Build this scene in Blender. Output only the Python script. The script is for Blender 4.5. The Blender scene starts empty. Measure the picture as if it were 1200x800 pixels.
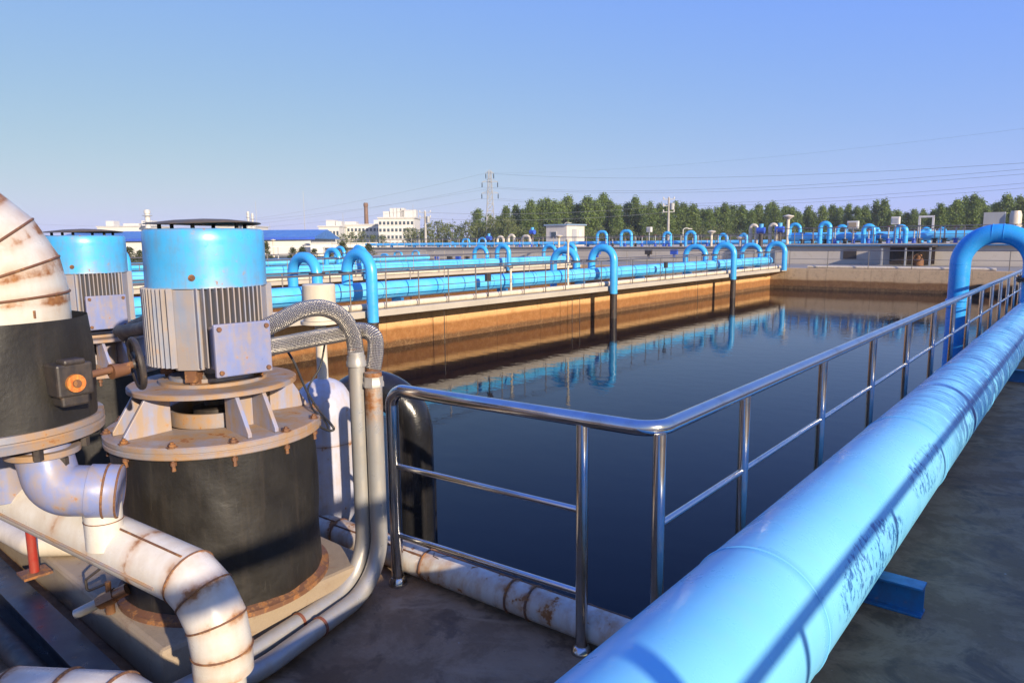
import bpy, math, random
from mathutils import Vector, Matrix
R = math.radians; PI = math.pi
S = bpy.context.scene; COL = S.collection
random.seed(7)
V = Vector

# ---------------------------------------------------------------- camera (solved from the photograph)
FO, YAW, TILT, ROLL = 820.0, .697, .142, -.01
CAM = V((1.326, -2.378, 1.787))
_f = V((-math.sin(YAW)*math.cos(TILT), math.cos(YAW)*math.cos(TILT), -math.sin(TILT)))
_r = V((math.cos(YAW), math.sin(YAW), 0)); _u = _r.cross(_f)
_r2 = _r*math.cos(ROLL) + _u*math.sin(ROLL); _u2 = -_r*math.sin(ROLL) + _u*math.cos(ROLL)
def ray(x, y): return _r2*((x-600)/FO) - _u2*((y-400)/FO) + _f
def P(x, y, ax, v):                      # photo pixel -> point on the plane coord[ax] = v
    d = ray(x, y); return CAM + d*((v-CAM[ax])/d[ax])
def D(x, y, dep): return CAM + ray(x, y)*dep
def dep(p): return (V(p)-CAM).dot(_f)
def pitch(p): return dep(p)/FO           # metres per photo pixel there
cam = bpy.data.cameras.new('camera'); co = bpy.data.objects.new('camera', cam); COL.objects.link(co)
M4 = Matrix((_r2, _u2, -_f)).transposed().to_4x4(); M4.translation = CAM; co.matrix_world = M4
cam.sensor_width = 36; cam.lens = FO/1200*36; cam.clip_end = 6000; cam.clip_start = .05; S.camera = co

# ---------------------------------------------------------------- light
SUN_EL, SUN_BEAR = R(18.5), R(106)
w = bpy.data.worlds.new("World"); S.world = w; w.use_nodes = True
nt = w.node_tree; sk = nt.nodes.new('ShaderNodeTexSky'); sk.sky_type = 'NISHITA'; sk.sun_disc = False
sk.sun_elevation = SUN_EL; sk.sun_rotation = SUN_BEAR; sk.air_density = 1.0; sk.dust_density = .7; sk.ozone_density = 3.0
sep = nt.nodes.new('ShaderNodeSeparateColor'); cmb = nt.nodes.new('ShaderNodeCombineColor'); nt.links.new(sk.outputs[0], sep.inputs[0])
for ch, (gain, gam, hi) in enumerate(((1.21, .68, 1.1), (1.0, .465, 1.1), (.57, -.36, .96))):   # per-channel tone of the camera's blue
    prev = sep.outputs[ch]
    for op, v in (('MULTIPLY', .0586), ('MAXIMUM', .01), ('POWER', gam), ('MULTIPLY', gain), ('MINIMUM', hi), ('MULTIPLY', 6.83)):
        q = nt.nodes.new('ShaderNodeMath'); q.operation = op; q.inputs[1].default_value = v; nt.links.new(prev, q.inputs[0]); prev = q.outputs[0]
    nt.links.new(prev, cmb.inputs[ch])
nt.links.new(cmb.outputs[0], nt.nodes['Background'].inputs[0]); nt.nodes['Background'].inputs[1].default_value = .10
sl = bpy.data.lights.new('sun', 'SUN'); sl.energy = 5.0; sl.angle = R(.7); sl.color = (1, .85, .66)
so = bpy.data.objects.new('sun', sl); COL.objects.link(so)
sd = V((math.sin(SUN_BEAR)*math.cos(SUN_EL), math.cos(SUN_BEAR)*math.cos(SUN_EL), math.sin(SUN_EL)))
so.rotation_euler = sd.to_track_quat('Z', 'Y').to_euler(); so.location = (10, 10, 20)
S.view_settings.view_transform = 'Standard'; S.view_settings.look = 'None'; S.view_settings.exposure = .55
S.view_settings.gamma = 1; S.view_settings.use_curve_mapping = False

# ---------------------------------------------------------------- materials
def newmat(name):
    m = bpy.data.materials.new(name); m.use_nodes = True
    b = m.node_tree.nodes['Principled BSDF']; return m, m.node_tree, b
def N(nt, t, **k):
    n = nt.nodes.new(t)
    for a, v in k.items():
        if a in n.inputs.keys(): n.inputs[a].default_value = v
        else: setattr(n, a, v)
    return n
def math_(nt, op, a, b=None, clamp=False):
    n = nt.nodes.new('ShaderNodeMath'); n.operation = op; n.use_clamp = clamp
    for i, v in enumerate((a, b)):
        if v is None: continue
        if isinstance(v, (int, float)): n.inputs[i].default_value = v
        else: nt.links.new(v, n.inputs[i])
    return n.outputs[0]
def mixc(nt, fac, a, b):
    n = nt.nodes.new('ShaderNodeMix'); n.data_type = 'RGBA'
    if isinstance(fac, (int, float)): n.inputs[0].default_value = fac
    else: nt.links.new(fac, n.inputs[0])
    for i, v in ((6, a), (7, b)):
        if isinstance(v, tuple): n.inputs[i].default_value = v if len(v) == 4 else (*v, 1)
        else: nt.links.new(v, n.inputs[i])
    return n.outputs[2]
def noise(nt, scale, detail=6, rough=.6, vec=None, dist=0):
    n = N(nt, 'ShaderNodeTexNoise', Scale=scale, Detail=detail, Roughness=rough, Distortion=dist)
    if vec is None: vec = coords(nt)
    nt.links.new(vec, n.inputs['Vector']); return n.outputs['Fac']
def coords(nt, kind='Object', scale=None):
    c = nt.nodes.new('ShaderNodeTexCoord'); o = c.outputs[kind]
    if scale:
        m = nt.nodes.new('ShaderNodeMapping'); m.inputs['Scale'].default_value = scale
        nt.links.new(o, m.inputs['Vector']); o = m.outputs[0]
    return o
def rng(nt, v, a, b, c=0, d=1, smooth=False):
    n = nt.nodes.new('ShaderNodeMapRange'); n.clamp = True
    if smooth: n.interpolation_type = 'SMOOTHSTEP'
    nt.links.new(v, n.inputs[0])
    for i, x in enumerate((a, b, c, d)): n.inputs[i+1].default_value = x
    return n.outputs[0]
def bump(nt, b, h, st=.3, dist=.01):
    n = nt.nodes.new('ShaderNodeBump'); n.inputs['Strength'].default_value = st; n.inputs['Distance'].default_value = dist
    nt.links.new(h, n.inputs['Height']); nt.links.new(n.outputs[0], b.inputs['Normal']); return n
RUST = (.21, .075, .022); RUST2 = (.33, .15, .05)
def paint(name, col, rough=.35, rust=.5, dirt=.3, dirtcol=(.20, .13, .07), scale=4., var=.12, metal=0, coat=0, streak=.5, lo=.44, hi=.62):
    """painted metal: base colour with fade, dirt film, rust patches (noise and the mesh's own 'rust' attribute)"""
    m, nt, b = newmat(name)
    big = noise(nt, scale*.5, 5); mid = noise(nt, scale*2.5, 8, .65); fine = noise(nt, scale*14, 6, .7)
    c2 = tuple(min(1, x*(1-var*1.6)) for x in col)
    base = mixc(nt, rng(nt, big, .35, .7), col, c2)
    # dirt film, streaked down the height
    st = noise(nt, 1, 6, .6, coords(nt, 'Object', (scale*4, scale*4, scale*.5)))
    dm = math_(nt, 'MULTIPLY', rng(nt, math_(nt, 'ADD', math_(nt, 'MULTIPLY', st, streak), math_(nt, 'MULTIPLY', mid, 1-streak)), lo, hi), dirt)
    base = mixc(nt, dm, base, dirtcol)
    at = nt.nodes.new('ShaderNodeAttribute'); at.attribute_name = 'rust'
    rr = math_(nt, 'ADD', rng(nt, mid, .675-.13*rust, .745-.12*rust, 0, min(1, rust*1.4)), math_(nt, 'MULTIPLY', at.outputs['Fac'], rng(nt, mid, .35, .65, .25, 1.1)), True)
    rcol = mixc(nt, rng(nt, fine, .35, .65), RUST, RUST2)
    halo = math_(nt, 'MULTIPLY', rng(nt, rr, 0, .6), .7)
    base = mixc(nt, halo, base, mixc(nt, .35, (.42, .21, .075), base))
    rm = rng(nt, rr, .45, .85)
    base = mixc(nt, rm, base, rcol)
    nt.links.new(base, b.inputs['Base Color'])
    nt.links.new(math_(nt, 'ADD', math_(nt, 'MULTIPLY', rm, .45), math_(nt, 'MULTIPLY', mid, rough*1.8), True), b.inputs['Roughness'])
    b.inputs['Metallic'].default_value = metal
    if coat: b.inputs['Coat Weight'].default_value = coat; b.inputs['Coat Roughness'].default_value = .15
    bump(nt, b, math_(nt, 'ADD', math_(nt, 'MULTIPLY', mid, .5), math_(nt, 'MULTIPLY', fine, math_(nt, 'ADD', math_(nt, 'MULTIPLY', rm, .8), .08))), .25, .004)
    return m
MT = {}
MT['hood'] = paint('blue_hood_paint', (.06, .40, .74), .42, .42, .35, var=.1, scale=6)
MT['arch'] = paint('blue_pipe_paint', (.05, .42, .86), .35, .12, .12, var=.12, scale=3)
MT['archdeep'] = paint('deep_blue_pipe_paint', (.03, .33, .80), .3, .08, .05, var=.12, scale=3)
MT['white'] = paint('white_pipe_paint', (.66, .62, .54), .35, .24, .35, dirtcol=(.42, .30, .17), scale=3.5, var=.1)
MT['whiterust'] = paint('rust_streaked_white_paint', (.60, .57, .50), .4, .8, .8, dirtcol=(.40, .22, .10), scale=4, var=.1, streak=.6)
MT['cream'] = paint('cream_pipe_paint', (.66, .58, .45), .45, .2, .25, scale=3, var=.1)
MT['lav'] = paint('lavender_grey_paint', (.28, .31, .46), .5, .5, .8, dirtcol=(.36, .24, .12), scale=5, var=.15, streak=.6, lo=.40, hi=.56)
MT['lavbox'] = paint('lavender_box_paint', (.21, .25, .45), .45, .5, .65, dirtcol=(.32, .24, .15), scale=7, var=.15, lo=.42, hi=.60)
MT['vessel'] = paint('weathered_vessel_paint', (.50, .51, .60), .5, .5, .5, dirtcol=(.42, .30, .18), scale=6, streak=.6)
MT['fins'] = paint('grey_motor_paint', (.25, .28, .36), .5, .35, .5, dirtcol=(.36, .25, .14), scale=5, var=.15, streak=.7, lo=.40, hi=.56)
MT['dusty'] = paint('dusty_casting_paint', (.27, .27, .31), .65, .7, .95, dirtcol=(.33, .20, .10), scale=4, var=.2, streak=.25, lo=.36, hi=.56)
MT['rusty'] = paint('rusted_iron', (.17, .075, .035), .8, 1.2, .5, dirtcol=(.10, .05, .03), scale=8)
MT['iron'] = paint('dark_iron', (.035, .03, .028), .55, .3, .3, dirtcol=(.12, .08, .05), scale=8)
MT['cap'] = paint('rusty_cap_paint', (.09, .07, .035), .6, .7, .6, dirtcol=(.16, .10, .05), scale=6)
MT['galv'] = paint('galvanised_conduit', (.42, .41, .38), .42, .12, .35, dirtcol=(.36, .27, .17), scale=6, metal=.35)
MT['red'] = paint('red_post_paint', (.33, .03, .02), .5, .4, .3, scale=8)
MT['redband'] = paint('red_brown_clamp', (.20, .06, .03), .6, .5, .3, scale=10)
MT['brass'] = paint('brass_valve', (.35, .17, .08), .4, .5, .4, scale=12, metal=.5)
MT['beamblue'] = paint('blue_beam_paint', (.02, .17, .42), .45, .18, .4, dirtcol=(.06, .06, .06), scale=5)
MT['darkbeam'] = paint('dark_beam_paint', (.02, .028, .045), .4, .25, .4, dirtcol=(.08, .06, .04), scale=5)
MT['yellow'] = paint('orange_dial_paint', (.50, .13, .03), .5, .8, .6, dirtcol=(.55, .35, .06), scale=30)
MT['oxide'] = paint('weathered_black_pipe', (.022, .02, .02), .6, .35, .4, dirtcol=(.12, .06, .03), scale=6)
MT['signblue'] = paint('blue_cabinet_paint', (.03, .10, .5), .4, .05, .1)
MT['farwhite'] = paint('white_cabinet_paint', (.62, .60, .56), .5, .1, .2)
MT['lattice'] = paint('galvanised_lattice', (.36, .37, .38), .5, .05, .1, scale=1)
MT['wire'] = paint('wire_aluminium', (.20, .21, .22), .5, 0, 0, scale=1)
MT['pole'] = paint('concrete_pole', (.42, .40, .37), .8, 0, .3, scale=1)
MT['faded'] = paint('cream_cladding', (.62, .60, .55), .7, 0, .12, dirtcol=(.4, .35, .3), scale=.12, var=.06)
MT['roofblue'] = paint('blue_metal_roof', (.05, .19, .52), .4, 0, .1, scale=.2)
MT['hutwall'] = paint('hut_panel', (.60, .55, .48), .6, 0, .2, scale=.6)
MT['hutroof'] = paint('hut_roof_sheet', (.22, .31, .42), .5, 0, .1, scale=1)
MT['brickchim'] = paint('chimney_brick', (.20, .11, .07), .8, 0, .3, scale=.4)
MT['glassdark'], _nt, _b = newmat('dark_window_glass'); _b.inputs['Base Color'].default_value = (.05, .07, .09, 1); _b.inputs['Roughness'].default_value = .12

def steel():
    m, nt, b = newmat('polished_stainless')
    g = noise(nt, 1, 4, .5, coords(nt, 'Object', (60, 60, 60))); sp = noise(nt, 6, 5)
    nt.links.new(mixc(nt, rng(nt, sp, .5, .72, 0, .55), (.60, .59, .58), (.36, .30, .24)), b.inputs['Base Color'])
    b.inputs['Metallic'].default_value = 1
    nt.links.new(rng(nt, math_(nt, 'ADD', math_(nt, 'MULTIPLY', g, .3), math_(nt, 'MULTIPLY', sp, .7)), .3, .75, .07, .30), b.inputs['Roughness'])
    bump(nt, b, g, .03, .002); return m
MT['steel'] = steel()
m, nt, b = newmat('dull_rail_steel'); b.inputs['Metallic'].default_value = .7; b.inputs['Roughness'].default_value = .35
nt.links.new(mixc(nt, noise(nt, 3), (.30, .28, .26), (.20, .16, .13)), b.inputs['Base Color']); MT['railfar'] = m

def braid():
    m, nt, b = newmat('braided_steel_hose')
    uv = nt.nodes.new('ShaderNodeUVMap'); sx = nt.nodes.new('ShaderNodeSeparateXYZ'); nt.links.new(uv.outputs[0], sx.inputs[0])
    U = math_(nt, 'MULTIPLY', sx.outputs[0], 390); Vv = math_(nt, 'MULTIPLY', sx.outputs[1], 2*PI*16)
    a = math_(nt, 'SINE', math_(nt, 'ADD', U, Vv)); c = math_(nt, 'SINE', math_(nt, 'SUBTRACT', U, Vv))
    h = math_(nt, 'MULTIPLY', a, c)
    nt.links.new(mixc(nt, rng(nt, h, -.6, .6), (.12, .105, .09), (.66, .61, .54)), b.inputs['Base Color'])
    b.inputs['Metallic'].default_value = .75; b.inputs['Roughness'].default_value = .28
    bump(nt, b, h, .9, .003); return m
MT['braid'] = braid()

def rubber(name, col, gloss=.5, wet=0, dust=.5):
    m, nt, b = newmat(name)
    big = noise(nt, 2.2, 5); mid = noise(nt, 9, 8, .7); st = noise(nt, 1, 7, .65, coords(nt, 'Object', (22, 22, 1.6)))
    scr = noise(nt, 1, 3, .5, coords(nt, 'Object', (130, 130, 6)))
    c = mixc(nt, rng(nt, big, .35, .7), col, tuple(x*1.7 for x in col))
    c = mixc(nt, rng(nt, st, .52, .78, 0, dust), c, (.15, .11, .075))
    c = mixc(nt, rng(nt, scr, .66, .74, 0, .5*dust), c, (.28, .25, .2))
    nt.links.new(c, b.inputs['Base Color']); nt.links.new(rng(nt, mid, .3, .7, gloss*.8, gloss*1.3), b.inputs['Roughness'])
    bump(nt, b, math_(nt, 'ADD', big, math_(nt, 'MULTIPLY', mid, .3)), .5, .02); return m
MT['rubber'] = rubber('black_insulation_wrap', (.012, .0105, .0085), .5, dust=.14)
MT['glossy'] = rubber('glossy_black_wrap', (.010, .010, .011), .22, dust=.12)
MT['cable'] = rubber('black_cable', (.02, .02, .02), .5)

def bigpipe():
    m, nt, b = newmat('sky_blue_big_pipe')
    oc = coords(nt); sx = nt.nodes.new('ShaderNodeSeparateXYZ'); nt.links.new(oc, sx.inputs[0])
    X, Y, Z = sx.outputs; PX = .457; X = math_(nt, 'ADD', X, PX); Y = math_(nt, 'SUBTRACT', Y, 3.5)
    mid = noise(nt, 5, 8, .6); big = noise(nt, .9, 4)
    base = mixc(nt, rng(nt, big, .3, .7), (.15, .49, .76), (.20, .56, .80))
    # scuffs of the older dark blue coat: lengthwise dashes, thick further along, one patch near
    fl = noise(nt, 1, 9, .78, coords(nt, 'Object', (15, 26, 15)), dist=.7)
    fl2 = noise(nt, 1, 8, .75, coords(nt, 'Object', (6, 34, 6)), dist=.4)
    dens = noise(nt, 1.7, 3, .5)
    far = math_(nt, 'MULTIPLY', rng(nt, Y, 2.2, 5.2, 0, 1), rng(nt, dens, .42, .58, .25, 1))
    # near patches on the flank towards the walkway
    def blob(y0, x0, z0, ry, rz):
        dy = math_(nt, 'DIVIDE', math_(nt, 'SUBTRACT', Y, y0), ry); dz = math_(nt, 'DIVIDE', math_(nt, 'SUBTRACT', Z, z0), rz)
        dd = math_(nt, 'ADD', math_(nt, 'MULTIPLY', dy, dy), math_(nt, 'MULTIPLY', dz, dz))
        return math_(nt, 'MULTIPLY', rng(nt, dd, 0, 1, 1, 0), rng(nt, X, .60, .66))
    p1 = blob(.70, .6, .45, .62, .14); p2 = blob(1.95, .6, .52, .5, .12)
    patch = rng(nt, math_(nt, 'MAXIMUM', p1, p2), 0, .55)
    wob = noise(nt, 2.2, 3); lines = noise(nt, 1, 6, .72, coords(nt, 'Object', (1.6, 15, 1.6)), dist=.3); flb = noise(nt, 1, 7, .75, coords(nt, 'Object', (5, 13, 5)), dist=.5)
    top_ = math_(nt, 'MULTIPLY', rng(nt, Y, 2.3, 3.6), rng(nt, Y, 13, 8))
    topm = math_(nt, 'MULTIPLY', rng(nt, math_(nt, 'SUBTRACT', math_(nt, 'ADD', lines, math_(nt, 'MULTIPLY', wob, .26)), .620), 0, .04), math_(nt, 'MULTIPLY', top_, .85))
    flank = math_(nt, 'MULTIPLY', math_(nt, 'MULTIPLY', rng(nt, Y, 2.4, 3.4), rng(nt, Y, 14, 9)), rng(nt, X, PX+.10, PX+.19))
    flm = math_(nt, 'MULTIPLY', rng(nt, math_(nt, 'ADD', flb, math_(nt, 'MULTIPLY', wob, .15)), .528, .56), flank)
    pam = math_(nt, 'MULTIPLY', rng(nt, fl, .515, .55), rng(nt, math_(nt, 'MULTIPLY', patch, math_(nt, 'ADD', wob, .35)), .3, .5))
    mk = math_(nt, 'MAXIMUM', math_(nt, 'MAXIMUM', topm, flm), pam)
    base = mixc(nt, math_(nt, 'MULTIPLY', mk, .9), base, (.010, .085, .30))
    # pale chips where paint has scraped
    ch = noise(nt, 1, 6, .7, coords(nt, 'Object', (16, 5, 16)))
    base = mixc(nt, math_(nt, 'MULTIPLY', rng(nt, ch, .745, .76), rng(nt, Y, 4, 2)), base, (.62, .57, .50))
    # dust film
    base = mixc(nt, rng(nt, mid, .5, .85, 0, .25), base, (.25, .34, .42))
    at = nt.nodes.new('ShaderNodeAttribute'); at.attribute_name = 'rust'
    base = mixc(nt, math_(nt, 'MULTIPLY', at.outputs['Fac'], .35), base, (.02, .16, .45))
    nt.links.new(base, b.inputs['Base Color'])
    nt.links.new(rng(nt, mid, .3, .75, .2, .42), b.inputs['Roughness'])
    bump(nt, b, math_(nt, 'ADD', math_(nt, 'MULTIPLY', mid, .25), math_(nt, 'MULTIPLY', big, .8)), .12, .02); return m
MT['bigpipe'] = bigpipe()
m, nt, b = newmat('far_blue_pipe')
base = mixc(nt, rng(nt, noise(nt, 1.2, 5), .35, .7), (.07, .45, .85), (.16, .55, .88))
base = mixc(nt, rng(nt, noise(nt, 5, 6), .55, .8, 0, .4), base, (.30, .42, .5))
nt.links.new(base, b.inputs['Base Color']); b.inputs['Roughness'].default_value = .32; MT['farpipe'] = m

def concrete(name, c1, c2, stain=(.10, .075, .05), scale=1., dark=.5, rough=.9, wet=False):
    m, nt, b = newmat(name)
    big = noise(nt, scale*.55, 6, .6); mid = noise(nt, scale*5, 9, .7); fine = noise(nt, scale*70, 5, .7)
    base = mixc(nt, rng(nt, big, .35, .68), c1, c2)
    base = mixc(nt, rng(nt, mid, .55, .75, 0, dark), base, stain)
    base = mixc(nt, rng(nt, fine, .3, .7, 0, .35), base, tuple(x*.55 for x in c1))
    if wet:
        r = noise(nt, .85, 4, .55, dist=1.2); r2 = noise(nt, 2.6, 7, .7, dist=.6)
        ring = math_(nt, 'MULTIPLY', rng(nt, r, .54, .575), rng(nt, r, .64, .585))
        base = mixc(nt, math_(nt, 'MULTIPLY', ring, rng(nt, r2, .4, .6, .15, .75)), base, (.42, .30, .19))
        base = mixc(nt, rng(nt, r, .60, .63, 0, .35), base, (.05, .042, .034))
        base = mixc(nt, rng(nt, noise(nt, 3.3, 8, .72, dist=.4), .55, .43, 0, .5), base, (.38, .25, .145))
        base = mixc(nt, rng(nt, r2, .52, .60, 0, .75), base, (.095, .050, .022))
        base = mixc(nt, rng(nt, noise(nt, 26, 4, .6), .70, .74, 0, .7), base, (.03, .025, .02))
        base = mixc(nt, rng(nt, noise(nt, 19, 3, .5), .74, .76, 0, .6), base, (.40, .37, .32))
        nt.links.new(rng(nt, r2, .45, .66, .85, .5), b.inputs['Roughness'])
    else: b.inputs['Roughness'].default_value = rough
    nt.links.new(base, b.inputs['Base Color'])
    bump(nt, b, math_(nt, 'ADD', mid, math_(nt, 'MULTIPLY', fine, .5)), .4, .01); return m
MT['deck'] = concrete('walkway_concrete', (.26, .155, .080), (.185, .110, .057), (.08, .043, .02), wet=True)
MT['plinth'] = concrete('plinth_concrete', (.37, .29, .20), (.28, .21, .135), (.20, .09, .04), 2.5, .7)
MT['slab'] = concrete('slab_concrete', (.47, .42, .35), (.38, .33, .27), (.24, .17, .1), 1, .4)
MT['tankwall'] = concrete('tank_concrete', (.60, .54, .46), (.50, .44, .37), (.30, .24, .18), .4, .5)
MT['ground'] = concrete('dry_ground', (.20, .17, .12), (.12, .13, .07), (.08, .08, .05), .05, .5)
MT['road'] = concrete('apron_concrete', (.30, .27, .23), (.24, .22, .19), scale=.5)

def basinwall(name, top, mid_, band, WZ):
    m, nt, b = newmat(name)
    oc = coords(nt); sx = nt.nodes.new('ShaderNodeSeparateXYZ'); nt.links.new(oc, sx.inputs[0]); Z = sx.outputs[2]
    wob = noise(nt, .7, 6, .6); wob2 = noise(nt, 3, 5)
    zz = math_(nt, 'ADD', Z, math_(nt, 'ADD', math_(nt, 'MULTIPLY', math_(nt, 'SUBTRACT', wob, .5), .16), math_(nt, 'MULTIPLY', math_(nt, 'SUBTRACT', wob2, .5), .08)))
    grain = noise(nt, 22, 6, .75); big = noise(nt, 1.1, 6, .6)
    c = mixc(nt, rng(nt, zz, WZ+.75, WZ+.3), top, mid_)
    c = mixc(nt, rng(nt, zz, WZ+.60, WZ+.50), c, band)
    c = mixc(nt, rng(nt, zz, WZ+.22, WZ+.13), c, tuple(x*.3 for x in band))
    c = mixc(nt, rng(nt, grain, .45, .75, 0, .55), c, tuple(x*.45 for x in top))
    agg = noise(nt, 6, 8, .8); c = mixc(nt, rng(nt, agg, .34, .55, .2, 0), c, (.60, .38, .18)); c = mixc(nt, rng(nt, agg, .52, .66, 0, .5), c, tuple(x*.4 for x in mid_))
    dr = noise(nt, 1, 6, .65, coords(nt, 'Object', (2.5, 2.5, .35)))
    c = mixc(nt, rng(nt, dr, .55, .75, 0, .45), c, tuple(x*.6 for x in band))
    jy = math_(nt, 'ABSOLUTE', math_(nt, 'SUBTRACT', math_(nt, 'FRACT', math_(nt, 'DIVIDE', math_(nt, 'ADD', sx.outputs[0], sx.outputs[1]), 2.44)), .5))
    c = mixc(nt, rng(nt, jy, .006, .002, 0, .5), c, (.06, .04, .02))
    nt.links.new(c, b.inputs['Base Color']); b.inputs['Roughness'].default_value = .85
    bump(nt, b, math_(nt, 'ADD', grain, big), .6, .02); return m
WZ = -1.25
MT['orangewall'] = basinwall('iron_stained_basin_wall', (.68, .41, .19), (.55, .26, .08), (.25, .095, .022), WZ)
MT['tanwall'] = basinwall('tan_basin_wall', (.52, .38, .24), (.46, .29, .14), (.15, .065, .022), WZ)

def water():
    m, nt, b = newmat('dark_process_water')
    b.inputs['Base Color'].default_value = (.0015, .003, .008, 1); b.inputs['IOR'].default_value = 1.34
    b.inputs['Roughness'].default_value = .015; b.inputs['Specular Tint'].default_value = (.62, .76, 1, 1); b.inputs['Specular IOR Level'].default_value = .22
    a = noise(nt, 1, 3, .5, coords(nt, 'Object', (2.2, 3.2, 1))); c = noise(nt, 1, 2, .5, coords(nt, 'Object', (9, 13, 1)))
    bump(nt, b, math_(nt, 'ADD', a, math_(nt, 'MULTIPLY', c, .22)), .16, .02); return m
MT['water'] = water()
def leaf(name, c1, c2, c3):
    m, nt, b = newmat(name)
    g = nt.nodes.new('ShaderNodeObjectInfo'); at = nt.nodes.new('ShaderNodeAttribute'); at.attribute_name = 'tint'
    c = mixc(nt, at.outputs['Fac'], c1, c2); c = mixc(nt, math_(nt, 'MULTIPLY', g.outputs['Random'], .5), c, c3)
    nt.links.new(c, b.inputs['Base Color']); b.inputs['Roughness'].default_value = .6
    b.inputs['Transmission Weight'].default_value = 0
    tr = nt.nodes.new('ShaderNodeBsdfTranslucent'); nt.links.new(c, tr.inputs[0])
    mx = nt.nodes.new('ShaderNodeMixShader'); mx.inputs[0].default_value = .3
    out = [n for n in nt.nodes if n.type == 'OUTPUT_MATERIAL'][0]
    nt.links.new(b.outputs[0], mx.inputs[1]); nt.links.new(tr.outputs[0], mx.inputs[2]); nt.links.new(mx.outputs[0], out.inputs[0]); return m
MT['poplar'] = leaf('poplar_leaves', (.045, .085, .018), (.21, .28, .055), (.12, .19, .04))
MT['willow'] = leaf('pale_leaves', (.075, .11, .03), (.17, .20, .06), (.13, .15, .05))
MT['pine'] = leaf('pine_needles', (.035, .06, .025), (.12, .13, .05), (.08, .09, .03))
MT['bark'] = paint('bark', (.12, .09, .06), .9, 0, .4, scale=2)

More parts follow.
